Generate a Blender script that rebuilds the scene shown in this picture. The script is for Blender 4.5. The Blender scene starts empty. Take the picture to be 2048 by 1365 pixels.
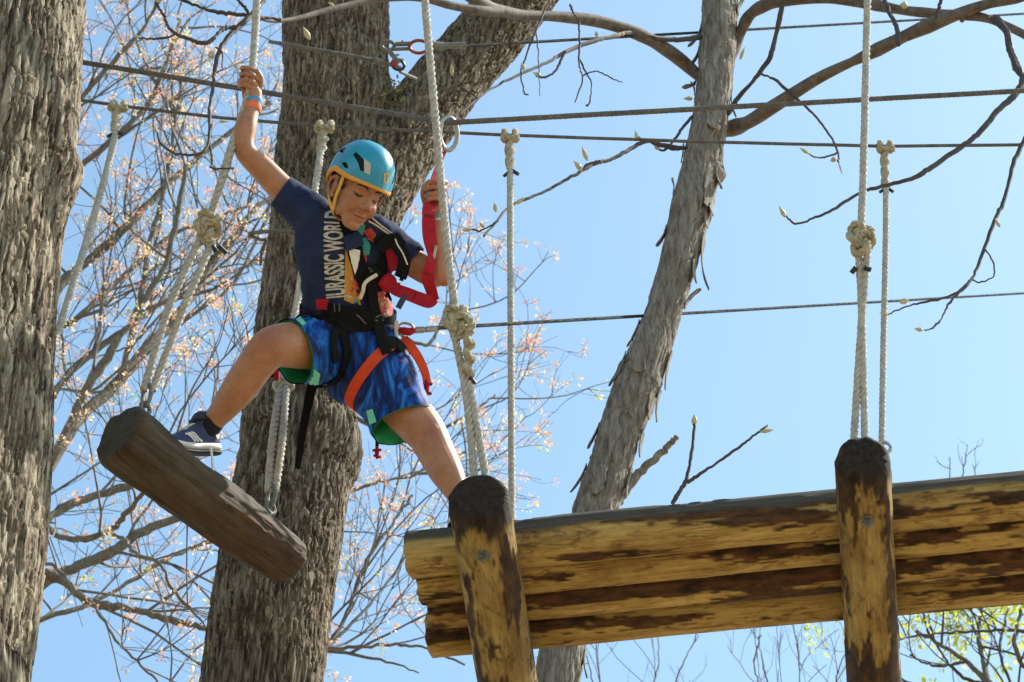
import bpy, bmesh, math, random
import numpy as np
from mathutils import Vector, Matrix
from mathutils.bvhtree import BVHTree

random.seed(7)
rng = np.random.default_rng(7)
SC = bpy.context.scene
COL = SC.collection

# ------------------------------------------------------------------ camera, sky, sun, exposure
PITCH = math.radians(42.0)          # looking up into the trees from the ground
FPX = 5580.0                        # focal length in pixels of a 2048 px wide frame
CX, CY = 1024.0, 682.5
EYE = np.array([0.0, 0.0, 1.6])
SUN_AZ = math.radians(68.0)         # to the right of the view direction (+Y)
SUN_EL = math.radians(50.0)

cam = bpy.data.cameras.new('camera')
cam.sensor_width = 36.0
cam.lens = 36.0 * FPX / 2048.0
cam.clip_start = 0.1
cam.clip_end = 6000.0
cam.dof.use_dof = True
cam.dof.focus_distance = 9.2
cam.dof.aperture_fstop = 11.0
cam_o = bpy.data.objects.new('camera', cam)
cam_o.location = EYE
cam_o.rotation_euler = (math.pi / 2 + PITCH, 0, 0)
COL.objects.link(cam_o)
SC.camera = cam_o

world = bpy.data.worlds.new('World')
SC.world = world
world.use_nodes = True
wn = world.node_tree.nodes
wl = world.node_tree.links
wn.clear()
w_sky = wn.new('ShaderNodeTexSky')
w_sky.sky_type = 'NISHITA'
w_sky.sun_disc = False
w_sky.sun_elevation = SUN_EL
w_sky.sun_rotation = SUN_AZ
w_sky.altitude = 200.0
w_sky.air_density = 1.0
w_sky.dust_density = 1.4
w_sky.ozone_density = 1.0
w_bg = wn.new('ShaderNodeBackground')
w_bg.inputs['Strength'].default_value = 0.15
w_out = wn.new('ShaderNodeOutputWorld')
w_tint = wn.new('ShaderNodeMix'); w_tint.data_type = 'RGBA'; w_tint.blend_type = 'MULTIPLY'
w_tint.inputs[0].default_value = 1.0
w_tint.inputs[7].default_value = (0.94, 1.08, 0.98, 1)     # clear, slightly cyan spring sky
wl.new(w_sky.outputs[0], w_tint.inputs[6])
wl.new(w_tint.outputs[2], w_bg.inputs[0])
wl.new(w_bg.outputs[0], w_out.inputs[0])

sun = bpy.data.lights.new('sun', 'SUN')
sun.energy = 4.8
sun.angle = math.radians(0.53)
sun.color = (1.0, 0.95, 0.86)
sun_o = bpy.data.objects.new('sun', sun)
_s = Vector((math.sin(SUN_AZ) * math.cos(SUN_EL), math.cos(SUN_AZ) * math.cos(SUN_EL), math.sin(SUN_EL)))
sun_o.rotation_euler = _s.to_track_quat('Z', 'Y').to_euler()
sun_o.location = _s * 60
COL.objects.link(sun_o)

SC.view_settings.view_transform = 'Standard'
SC.view_settings.look = 'None'
SC.view_settings.exposure = 0.88
SC.view_settings.gamma = 1.0
SC.view_settings.use_curve_mapping = False
SC.render.engine = 'CYCLES'
SC.cycles.max_bounces = 6
SC.cycles.use_denoising = True

# ------------------------------------------------------------------ placing things by distance
AR = np.array([1.0, 0, 0])
AU = np.array([0, -math.sin(PITCH), math.cos(PITCH)])
AF = np.array([0, math.cos(PITCH), math.sin(PITCH)])
D0 = 9.3                             # distance of the climber

def ray(px, py):
    return AR * ((px - CX) / FPX) + AU * ((CY - py) / FPX) + AF
def at_d(px, py, d):
    return EYE + ray(px, py) * d
def at_y(px, py, Y):
    r = ray(px, py)
    return EYE + r * (Y / r[1])
def at_z(px, py, Z):
    r = ray(px, py)
    return EYE + r * ((Z - EYE[2]) / r[2])
def B(px, py, dz=0.0):
    return at_d(px, py, D0 - dz)
def dist(p):
    return float((np.asarray(p) - EYE) @ AF)
def proj(p):
    q = np.asarray(p) - EYE
    d = q @ AF
    return CX + FPX * (q @ AR) / d, CY - FPX * (q @ AU) / d
def unit(v):
    v = np.asarray(v, float)
    n = np.linalg.norm(v)
    return v / n if n > 1e-12 else v

# ------------------------------------------------------------------ noise
def _h(ix, iy, iz, seed):
    x = (ix.astype(np.int64) * 374761393 + iy.astype(np.int64) * 668265263 + iz.astype(np.int64) * 2147483647 + seed * 1274126177) & 0xFFFFFFFF
    x = ((x ^ (x >> 13)) * 1274126177) & 0xFFFFFFFF
    x = ((x ^ (x >> 16)) * 2246822519) & 0xFFFFFFFF
    x = x ^ (x >> 15)
    return (x & 0xFFFFFF).astype(np.float64) / float(0xFFFFFF)

def vnoise(p, seed=0):
    p = np.asarray(p, float)
    i = np.floor(p)
    f = p - i
    f = f * f * (3 - 2 * f)
    i = i.astype(np.int64)
    r = 0
    for dx in (0, 1):
        wx = f[:, 0] if dx else 1 - f[:, 0]
        for dy in (0, 1):
            wy = f[:, 1] if dy else 1 - f[:, 1]
            for dz in (0, 1):
                wz = f[:, 2] if dz else 1 - f[:, 2]
                r = r + wx * wy * wz * _h(i[:, 0] + dx, i[:, 1] + dy, i[:, 2] + dz, seed)
    return r * 2 - 1

def fbm(p, octaves=4, seed=0):
    p = np.asarray(p, float)
    a, s, t = 1.0, 0, 0
    for k in range(octaves):
        s = s + a * vnoise(p * (2.03 ** k) + 11.3 * k, seed + k)
        t += a
        a *= 0.5
    return s / t

def worley(u, v, nu, seed=0):
    """u in cells, wrapped after nu cells; returns F1, F2 and the id value of the nearest cell"""
    iu = np.floor(u).astype(np.int64)
    iv = np.floor(v).astype(np.int64)
    f1 = np.full(u.shape, 9.0)
    f2 = np.full(u.shape, 9.0)
    cid = np.zeros(u.shape)
    z = np.zeros_like(iu)
    for du in (-1, 0, 1):
        for dv in (-1, 0, 1):
            cu, cv = iu + du, iv + dv
            wu = np.mod(cu, nu)
            hx = cu + 0.1 + 0.8 * _h(wu, cv, z, seed)
            hy = cv + 0.1 + 0.8 * _h(wu, cv, z + 1, seed)
            d = np.hypot(u - hx, v - hy)
            near = d < f1
            f2 = np.where(near, f1, np.minimum(f2, d))
            cid = np.where(near, _h(wu, cv, z + 2, seed), cid)
            f1 = np.where(near, d, f1)
    return f1, f2, cid

def sstep(a, b, x):
    t = np.clip((x - a) / (b - a), 0, 1)
    return t * t * (3 - 2 * t)

# ------------------------------------------------------------------ mesh helpers
BASE = {}                            # world position of the empty a thing hangs on

def mesh_from(name, verts, faces):
    me = bpy.data.meshes.new(name)
    verts = np.asarray(verts, float)
    if isinstance(faces, np.ndarray):
        n, k = faces.shape
        me.vertices.add(len(verts))
        me.vertices.foreach_set('co', verts.ravel())
        me.loops.add(n * k)
        me.loops.foreach_set('vertex_index', faces.ravel().astype(np.int32))
        me.polygons.add(n)
        me.polygons.foreach_set('loop_start', np.arange(0, n * k, k, dtype=np.int32))
        me.update(calc_edges=True)
        me.validate()
    else:
        me.from_pydata([tuple(v) for v in verts], [], [tuple(int(i) for i in f) for f in faces])
        me.update()
    return me

def merge(*parts):
    vs, fs, o = [], [], 0
    k = None
    for v, f in parts:
        vs.append(np.asarray(v, float))
        fs.append((f, o))
        o += len(v)
    arr = all(isinstance(f, np.ndarray) for f, _ in fs) and len({f.shape[1] for f, _ in fs}) == 1
    V = np.concatenate(vs)
    if arr:
        return V, np.concatenate([f + q for f, q in fs])
    out = []
    for f, q in fs:
        out.extend([tuple(int(i) + q for i in g) for g in f])
    return V, out

def tag(o, label=None, cat=None, group=None, kind=None):
    if label: o['label'] = label
    if cat: o['category'] = cat
    if group: o['group'] = group
    if kind: o['kind'] = kind
    return o

def thing(name, base, label, cat, group=None):
    o = bpy.data.objects.new(name, None)
    o.empty_display_size = 0.1
    o.location = Vector(base)
    COL.objects.link(o)
    BASE[o.name] = np.asarray(base, float)
    return tag(o, label, cat, group)

def mk(name, geo, mat, parent=None, attrs=None, sharp=40, mats=None, midx=None, kind=None, label=None, smooth=True):
    """one mesh object from world-space geometry; child of parent when given"""
    V, F = geo
    V = np.asarray(V, float)
    if parent is not None:
        base = BASE[parent.name]
    else:
        base = np.array([V[:, 0].mean(), V[:, 1].mean(), V[:, 2].min()])
    me = mesh_from(name, V - base, F)
    for m in (mats or [mat]):
        me.materials.append(m)
    if midx is not None:
        me.polygons.foreach_set('material_index', np.asarray(midx, dtype=np.int32))
    for an, av in (attrs or {}).items():
        a = me.attributes.new(an, 'FLOAT', 'POINT')
        a.data.foreach_set('value', np.asarray(av, dtype=np.float32))
    if smooth:
        me.shade_smooth()
        if sharp:
            me.set_sharp_from_angle(angle=math.radians(sharp))
    o = bpy.data.objects.new(name, me)
    COL.objects.link(o)
    if parent is not None:
        o.parent = parent
    else:
        o.location = Vector(base)
    BASE[o.name] = base
    if kind: o['kind'] = kind
    if label: o['label'] = label
    return o

def spline(pts, n=8):
    """Catmull-Rom through rows of numbers, n samples per span"""
    P = np.asarray(pts, float)
    if len(P) < 3:
        t = np.linspace(0, 1, n + 1)[:, None]
        return P[0] * (1 - t) + P[-1] * t
    Q = np.vstack([2 * P[0] - P[1], P, 2 * P[-1] - P[-2]])
    out = []
    for i in range(1, len(Q) - 2):
        p0, p1, p2, p3 = Q[i - 1], Q[i], Q[i + 1], Q[i + 2]
        for t in np.arange(n) / n:
            out.append(0.5 * ((2 * p1) + (p2 - p0) * t + (2 * p0 - 5 * p1 + 4 * p2 - p3) * t * t + (3 * p1 - p0 - 3 * p2 + p3) * t ** 3))
    out.append(P[-1])
    return np.array(out)

def frames(P, ref=None):
    P = np.asarray(P, float)
    T = np.gradient(P, axis=0)
    T /= np.maximum(np.linalg.norm(T, axis=1), 1e-9)[:, None]
    if ref is None:
        ref = np.array([0.0, 0, 1]) if abs(T[0, 2]) < 0.9 else np.array([1.0, 0, 0])
    E1 = np.zeros_like(P)
    e = np.asarray(ref, float)
    for i in range(len(P)):
        e = e - T[i] * (e @ T[i])
        e = unit(e)
        E1[i] = e
    E2 = np.cross(T, E1)
    return T, E1, E2

def grid_faces(rows, n):
    i = np.arange(rows - 1)[:, None] * n
    j = np.arange(n)[None, :]
    jn = (j + 1) % n
    return np.stack([i + j, i + jn, i + n + jn, i + n + j], axis=-1).reshape(-1, 4)

def tube(P, r, n=8, ref=None, caps=True, rb=None, fixed_ref=False):
    """swept tube, r per point (rb for the second half axis); quads only"""
    P = np.asarray(P, float)
    m = len(P)
    r = np.broadcast_to(np.asarray(r, float), (m,)).copy()
    rb = r.copy() if rb is None else np.broadcast_to(np.asarray(rb, float), (m,)).copy()
    if fixed_ref:
        T = np.gradient(P, axis=0)
        T /= np.linalg.norm(T, axis=1)[:, None]
        E1 = ref - T * (T @ ref)[:, None]
        E1 /= np.linalg.norm(E1, axis=1)[:, None]
        E2 = np.cross(T, E1)
    else:
        T, E1, E2 = frames(P, ref)
    if caps:
        P = np.vstack([P[:1], P, P[-1:]])
        r = np.concatenate([[r[0] * .01], r, [r[-1] * .01]])
        rb = np.concatenate([[rb[0] * .01], rb, [rb[-1] * .01]])
        E1 = np.vstack([E1[:1], E1, E1[-1:]])
        E2 = np.vstack([E2[:1], E2, E2[-1:]])
    a = np.linspace(0, 2 * np.pi, n, endpoint=False)
    V = P[:, None, :] + (r[:, None] * np.cos(a))[:, :, None] * E1[:, None, :] + (rb[:, None] * np.sin(a))[:, :, None] * E2[:, None, :]
    return V.reshape(-1, 3), grid_faces(len(P), n)

def round_tube(P, r, n=12, ref=None, rb=None):
    """tube with hemispherical ends"""
    P = np.asarray(P, float)
    r = np.broadcast_to(np.asarray(r, float), (len(P),)).copy()
    q = r.copy() if rb is None else np.broadcast_to(np.asarray(rb, float), (len(P),)).copy()
    t0, t1 = unit(P[0] - P[1]), unit(P[-1] - P[-2])
    k = np.array([0.99, 0.87, 0.6, 0.3])
    s = np.sqrt(1 - k ** 2)
    A = P[0] + t0 * (k * r[0])[:, None]
    Z = P[-1] + t1 * (k[::-1] * r[-1])[:, None]
    return tube(np.vstack([A, P, Z]), np.concatenate([s * r[0], r, s[::-1] * r[-1]]), n, ref,
                rb=np.concatenate([s * q[0], q, s[::-1] * q[-1]]))

def ellipsoid(c, ax, n=20, m=12):
    """ax: three half-axis vectors (rows)"""
    ax = np.asarray(ax, float)
    th = np.linspace(0.001, np.pi - 0.001, m)
    a = np.linspace(0, 2 * np.pi, n, endpoint=False)
    V = (np.sin(th)[:, None, None] * np.cos(a)[None, :, None]) * ax[0] + (np.sin(th)[:, None, None] * np.sin(a)[None, :, None]) * ax[1] \
        + (np.cos(th)[:, None, None] * np.ones_like(a)[None, :, None]) * ax[2] + np.asarray(c)
    F = grid_faces(m, n)[:, ::-1]
    return V.reshape(-1, 3), F

def torus(c, e1, e2, R, r, n=28, k=10, a0=0.0, a1=2 * math.pi, Rb=None):
    full = abs(a1 - a0 - 2 * math.pi) < 1e-6
    a = np.linspace(a0, a1, n, endpoint=not full)
    Rb = R if Rb is None else Rb
    P = np.asarray(c) + np.outer(np.cos(a) * R, e1) + np.outer(np.sin(a) * Rb, e2)
    if not full:
        return tube(P, r, k)
    T = -np.outer(np.sin(a) * R, e1) + np.outer(np.cos(a) * Rb, e2)
    T /= np.linalg.norm(T, axis=1)[:, None]
    nrm = unit(np.cross(e1, e2))
    E2 = np.broadcast_to(nrm, P.shape)
    E1 = np.cross(E2, T)
    b = np.linspace(0, 2 * np.pi, k, endpoint=False)
    V = P[:, None, :] + r * (np.cos(b)[None, :, None] * E1[:, None, :] + np.sin(b)[None, :, None] * E2[:, None, :])
    F = grid_faces(n + 1, k)
    return V.reshape(-1, 3), F % (n * k)

def box(c, ex, ey, ez):
    """half-extent vectors"""
    c, ex, ey, ez = map(np.asarray, (c, ex, ey, ez))
    V = np.array([c + sx * ex + sy * ey + sz * ez for sz in (-1, 1) for sx, sy in ((-1, -1), (1, -1), (1, 1), (-1, 1))])
    F = np.array([[3, 2, 1, 0], [4, 5, 6, 7], [0, 1, 5, 4], [1, 2, 6, 5], [2, 3, 7, 6], [3, 0, 4, 7]])
    return V, F

def ribbon(P, width, thick, nrm, closed=False):
    """flat webbing along P; nrm is the outward face normal per point"""
    P = np.asarray(P, float)
    m = len(P)
    N = np.broadcast_to(np.asarray(nrm, float), P.shape)
    if closed:
        T = np.roll(P, -1, 0) - np.roll(P, 1, 0)
    else:
        T = np.gradient(P, axis=0)
    T = T / np.maximum(np.linalg.norm(T, axis=1), 1e-9)[:, None]
    S = np.cross(T, N)
    S /= np.maximum(np.linalg.norm(S, axis=1), 1e-9)[:, None]
    N = np.cross(S, T)
    w = np.broadcast_to(np.asarray(width, float), (m,))[:, None] / 2
    t = thick / 2
    ring = np.stack([P + S * w - N * t, P + S * w * .96 + N * t, P - S * w * .96 + N * t, P - S * w - N * t], axis=1)
    if closed:
        F = grid_faces(m + 1, 4) % (m * 4)
        return ring.reshape(-1, 3), F
    V = ring.reshape(-1, 3)
    F = np.vstack([grid_faces(m, 4), [[3, 2, 1, 0]], [[(m - 1) * 4 + k for k in range(4)]]])
    return V, F

def rope_geo(P, r, pitch=None, n=6, strands=3, off=.5, rs=.56):
    """three-strand laid rope along P"""
    pitch = pitch or r * 5.2
    P = np.asarray(P, float)
    seg = np.linalg.norm(np.diff(P, axis=0), axis=1)
    s = np.concatenate([[0], np.cumsum(seg)])
    L = s[-1]
    m = max(6, int(L / (pitch / 9)))
    t = np.linspace(0, L, m)
    Q = np.stack([np.interp(t, s, P[:, k]) for k in range(3)], axis=1)
    T, E1, E2 = frames(Q)
    out = []
    for k in range(strands):
        a = 2 * np.pi * (t / pitch + k / strands)
        S = Q + (r * off) * (np.cos(a)[:, None] * E1 + np.sin(a)[:, None] * E2)
        out.append(tube(S, r * rs, n, caps=True))
    return merge(*out)

def trefoil(c, ea, eb, ec, s, r, squash=0.6):
    t = np.linspace(0, 2 * np.pi, 90)
    x = np.sin(t) + 2 * np.sin(2 * t)
    y = np.cos(t) - 2 * np.cos(2 * t)
    z = -np.sin(3 * t)
    P = np.asarray(c) + np.outer(x * s / 3, ea) + np.outer(y * s / 3, eb) + np.outer(z * s / 3 * squash * 1.6, ec)
    return rope_geo(P, r)

def fuse(parts, voxel, smooth=4, factor=0.5, keep=None):
    """one continuous surface out of overlapping closed pieces"""
    V, F = merge(*parts)
    me = mesh_from('tmp', V, F)
    o = bpy.data.objects.new('tmp', me)
    COL.objects.link(o)
    m = o.modifiers.new('r', 'REMESH')
    m.mode = 'VOXEL'
    m.voxel_size = voxel
    if smooth:
        m2 = o.modifiers.new('s', 'SMOOTH')
        m2.factor = factor
        m2.iterations = smooth
    dg = bpy.context.evaluated_depsgraph_get()
    ev = o.evaluated_get(dg)
    ne = bpy.data.meshes.new_from_object(ev)
    V2 = np.empty(len(ne.vertices) * 3)
    ne.vertices.foreach_get('co', V2)
    F2 = np.empty(len(ne.loops), dtype=np.int32)
    ne.loops.foreach_get('vertex_index', F2)
    tot = np.empty(len(ne.polygons), dtype=np.int32)
    ne.polygons.foreach_get('loop_total', tot)
    bpy.data.objects.remove(o)
    bpy.data.meshes.remove(me)
    V2 = V2.reshape(-1, 3)
    if (tot == 4).all():
        F2 = F2.reshape(-1, 4)
    else:
        out, i = [], 0
        for k in tot:
            out.append(tuple(F2[i:i + k])); i += k
        F2 = out
    bpy.data.meshes.remove(ne)
    return V2, F2

def vnormals(V, F):
    F = np.asarray(F)
    n = np.cross(V[F[:, 2]] - V[F[:, 0]], V[F[:, 3]] - V[F[:, 1]])
    N = np.zeros_like(V)
    for k in range(4):
        np.add.at(N, F[:, k], n)
    return N / np.maximum(np.linalg.norm(N, axis=1), 1e-12)[:, None]

def laplace(V, F, it=3, f=0.5):
    F = np.asarray(F)
    for _ in range(it):
        A = np.zeros_like(V); C = np.zeros(len(V))
        for k in range(4):
            a, b = F[:, k], F[:, (k + 1) % 4]
            np.add.at(A, a, V[b]); np.add.at(C, a, 1)
        V = V * (1 - f) + f * A / np.maximum(C, 1)[:, None]
    return V

def bvh_of(geo):
    V, F = geo
    return BVHTree.FromPolygons([tuple(v) for v in V], [tuple(int(i) for i in f) for f in F])

def hit(bvh, px, py, off=0.0, guess=D0):
    r = unit(ray(px, py))
    loc, n, i, d = bvh.ray_cast(Vector(EYE), Vector(r))
    if loc is None:
        p = at_d(px, py, guess)
        loc, n, i, d = bvh.find_nearest(Vector(p))
    n = np.array(n)
    if n @ r > 0: n = -n
    return np.array(loc) + n * off, n
# ------------------------------------------------------------------ materials
def new_mat(name):
    m = bpy.data.materials.new(name)
    m.use_nodes = True
    nt = m.node_tree
    nt.nodes.clear()
    out = nt.nodes.new('ShaderNodeOutputMaterial')
    b = nt.nodes.new('ShaderNodeBsdfPrincipled')
    nt.links.new(b.outputs[0], out.inputs[0])
    return m, nt, b, out

def nd(nt, t, **kw):
    n = nt.nodes.new(t)
    for k, v in kw.items():
        if k in n.inputs: n.inputs[k].default_value = v
        else: setattr(n, k, v)
    return n

def coords(nt, scale=(1, 1, 1), rot=(0, 0, 0)):
    tc = nd(nt, 'ShaderNodeTexCoord')
    mp = nd(nt, 'ShaderNodeMapping')
    mp.inputs['Scale'].default_value = scale
    mp.inputs['Rotation'].default_value = rot
    nt.links.new(tc.outputs['Object'], mp.inputs[0])
    return mp.outputs[0]

def noise(nt, vec, scale, detail=4, rough=0.6, dist=0.0):
    n = nd(nt, 'ShaderNodeTexNoise')
    n.inputs['Scale'].default_value = scale
    n.inputs['Detail'].default_value = detail
    n.inputs['Roughness'].default_value = rough
    n.inputs['Distortion'].default_value = dist
    nt.links.new(vec, n.inputs['Vector'])
    return n.outputs['Fac']

def ramp(nt, fac, stops, interp='LINEAR'):
    r = nd(nt, 'ShaderNodeValToRGB')
    r.color_ramp.interpolation = interp
    el = r.color_ramp.elements
    while len(el) < len(stops): el.new(0.5)
    for e, (p, c) in zip(el, stops):
        e.position = p
        e.color = (*c, 1) if len(c) == 3 else c
    nt.links.new(fac, r.inputs[0])
    return r.outputs[0]

def mix(nt, fac, a, b, mode='MIX'):
    m = nd(nt, 'ShaderNodeMix', data_type='RGBA', blend_type=mode)
    for sock, v in ((m.inputs[0], fac), (m.inputs[6], a), (m.inputs[7], b)):
        if isinstance(v, (int, float)): sock.default_value = v
        elif isinstance(v, tuple): sock.default_value = (*v, 1)
        else: nt.links.new(v, sock)
    return m.outputs[2]

def attr(nt, name):
    a = nd(nt, 'ShaderNodeAttribute')
    a.attribute_name = name
    return a.outputs['Fac']

def bump(nt, b, h, strength=0.5, dist=0.01):
    bp = nd(nt, 'ShaderNodeBump')
    bp.inputs['Strength'].default_value = strength
    bp.inputs['Distance'].default_value = dist
    nt.links.new(h, bp.inputs['Height'])
    nt.links.new(bp.outputs[0], b.inputs['Normal'])

def simple(name, c1, c2=None, scale=20, rough=0.7, bscale=None, bstr=0.3, bdist=0.004, metal=0.0, spec=0.5, stretch=(1, 1, 1), coat=0.0, rough2=None, detail=4):
    m, nt, b, out = new_mat(name)
    v = coords(nt, stretch)
    if c2 is not None:
        f = noise(nt, v, scale, detail)
        nt.links.new(ramp(nt, f, [(0.32, c1), (0.68, c2)]), b.inputs['Base Color'])
    else:
        b.inputs['Base Color'].default_value = (*c1, 1)
    b.inputs['Roughness'].default_value = rough
    b.inputs['Metallic'].default_value = metal
    b.inputs['Specular IOR Level'].default_value = spec
    b.inputs['Coat Weight'].default_value = coat
    if rough2 is not None:
        f2 = noise(nt, v, scale * 0.7, 3)
        nt.links.new(ramp(nt, f2, [(0.3, (rough,) * 3), (0.7, (rough2,) * 3)]), b.inputs['Roughness'])
    if bscale:
        bump(nt, b, noise(nt, v, bscale, 5), bstr, bdist)
    return m

def translucent(name, stops, attr_name='tone', amount=0.45, rough=0.6):
    m, nt, b, out = new_mat(name)
    c = ramp(nt, attr(nt, attr_name), stops)
    nt.links.new(c, b.inputs['Base Color'])
    b.inputs['Roughness'].default_value = rough
    tr = nd(nt, 'ShaderNodeBsdfTranslucent')
    nt.links.new(c, tr.inputs[0])
    ms = nd(nt, 'ShaderNodeMixShader')
    ms.inputs[0].default_value = amount
    nt.links.new(b.outputs[0], ms.inputs[1])
    nt.links.new(tr.outputs[0], ms.inputs[2])
    nt.links.new(ms.outputs[0], out.inputs[0])
    return m

def bark_mat(name, stops, lichen, lichen_amt=0.6, zs=0.15):
    """stops over 'tone' (mottling of the plates, stored on the mesh) plus lichen speckle"""
    m, nt, b, out = new_mat(name)
    v = coords(nt, (1, 1, zs))
    v2 = coords(nt, (1, 1, 1))
    f = noise(nt, v, 58, 6, 0.65, 0.4)
    g = noise(nt, v2, 7, 4, 0.6)
    base = ramp(nt, f, stops)
    patch = ramp(nt, g, [(0.42, (0, 0, 0)), (0.66, (1, 1, 1))])
    sp = ramp(nt, noise(nt, v, 120, 3), [(0.5, (0, 0, 0)), (0.62, (lichen_amt,) * 3)])
    fac = mix(nt, 1.0, sp, patch, 'MULTIPLY')
    col = mix(nt, fac, base, lichen)
    col = mix(nt, 1.0, col, ramp(nt, attr(nt, 'plate'), [(0.0, (0.84, 0.82, 0.80)), (1.0, (1.12, 1.12, 1.12))]), 'MULTIPLY')
    big = ramp(nt, noise(nt, v2, 1.6, 3), [(0.3, (0.84,) * 3), (0.7, (1.10, 1.08, 1.04))])
    col = mix(nt, 1.0, col, big, 'MULTIPLY')
    nt.links.new(col, b.inputs['Base Color'])
    b.inputs['Roughness'].default_value = 0.92
    b.inputs['Specular IOR Level'].default_value = 0.2
    bump(nt, b, f, 1.0, 0.010)
    return m

M = {}
M['bark_oak'] = bark_mat('furrowed_bark', [(0.39, (0.040, 0.026, 0.017)), (0.49, (0.128, 0.092, 0.062)), (0.60, (0.255, 0.208, 0.148))], (0.36, 0.35, 0.26))
M['bark_left'] = bark_mat('ridged_bark', [(0.40, (0.045, 0.030, 0.020)), (0.49, (0.17, 0.126, 0.086)), (0.58, (0.35, 0.30, 0.22))], (0.40, 0.41, 0.31), 0.4, 0.075)
M['bark_shag'] = bark_mat('shaggy_bark', [(0.3, (0.085, 0.066, 0.050)), (0.48, (0.20, 0.172, 0.142)), (0.68, (0.32, 0.295, 0.255))], (0.42, 0.40, 0.34), 0.4)
M['bark_maple'] = bark_mat('maple_bark', [(0.25, (0.075, 0.06, 0.048)), (0.5, (0.15, 0.13, 0.105)), (0.75, (0.24, 0.215, 0.18))], (0.33, 0.34, 0.26), 0.7)
M['limb_brown'] = simple('smooth_limb_bark', (0.07, 0.052, 0.040), (0.17, 0.135, 0.108), 30, 0.85, 80, 0.5, 0.004, stretch=(1, 1, 1))
M['twig'] = simple('dark_twig_bark', (0.035, 0.026, 0.022), (0.085, 0.065, 0.055), 14, 0.8)
M['twig_pale'] = simple('pale_twig_bark', (0.07, 0.055, 0.045), (0.20, 0.17, 0.145), 14, 0.8)
M['blossom'] = translucent('maple_blossom', [(0.0, (0.62, 0.22, 0.15)), (0.3, (0.76, 0.42, 0.26)), (0.7, (0.80, 0.55, 0.31)), (0.92, (0.84, 0.66, 0.44)), (1.0, (0.46, 0.56, 0.14))], amount=0.55)
M['spring_leaf'] = translucent('young_leaf', [(0.0, (0.34, 0.42, 0.06)), (0.5, (0.55, 0.60, 0.10)), (1.0, (0.74, 0.72, 0.24))], amount=0.5)
M['bud'] = simple('leaf_bud', (0.34, 0.30, 0.14), (0.62, 0.56, 0.36), 90, 0.6)
M['rope'] = simple('white_laid_rope', (0.31, 0.285, 0.24), (0.50, 0.47, 0.41), 55, 0.85, 500, 0.6, 0.0015)
M['rope_old'] = simple('weathered_rope', (0.26, 0.21, 0.125), (0.48, 0.425, 0.30), 45, 0.88, 500, 0.6, 0.0015)
M['tape'] = simple('black_tape', (0.012, 0.013, 0.016), None, rough=0.5)
M['cable'] = simple('steel_cable', (0.085, 0.082, 0.078), (0.165, 0.155, 0.14), 40, 0.75, spec=0.2)
M['cable_dark'] = simple('dark_wire_cable', (0.030, 0.030, 0.032), (0.060, 0.058, 0.056), 40, 0.85, spec=0.1)
M['steel'] = simple('galvanised_steel', (0.30, 0.305, 0.31), (0.46, 0.465, 0.47), 60, 0.38, metal=0.85)
M['bolt'] = simple('dull_zinc', (0.12, 0.12, 0.105), (0.22, 0.21, 0.18), 90, 0.6, metal=0.4)
M['rust'] = simple('dull_red_link', (0.20, 0.025, 0.02), (0.32, 0.05, 0.03), 60, 0.5)
M['log_dark'] = None

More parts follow.
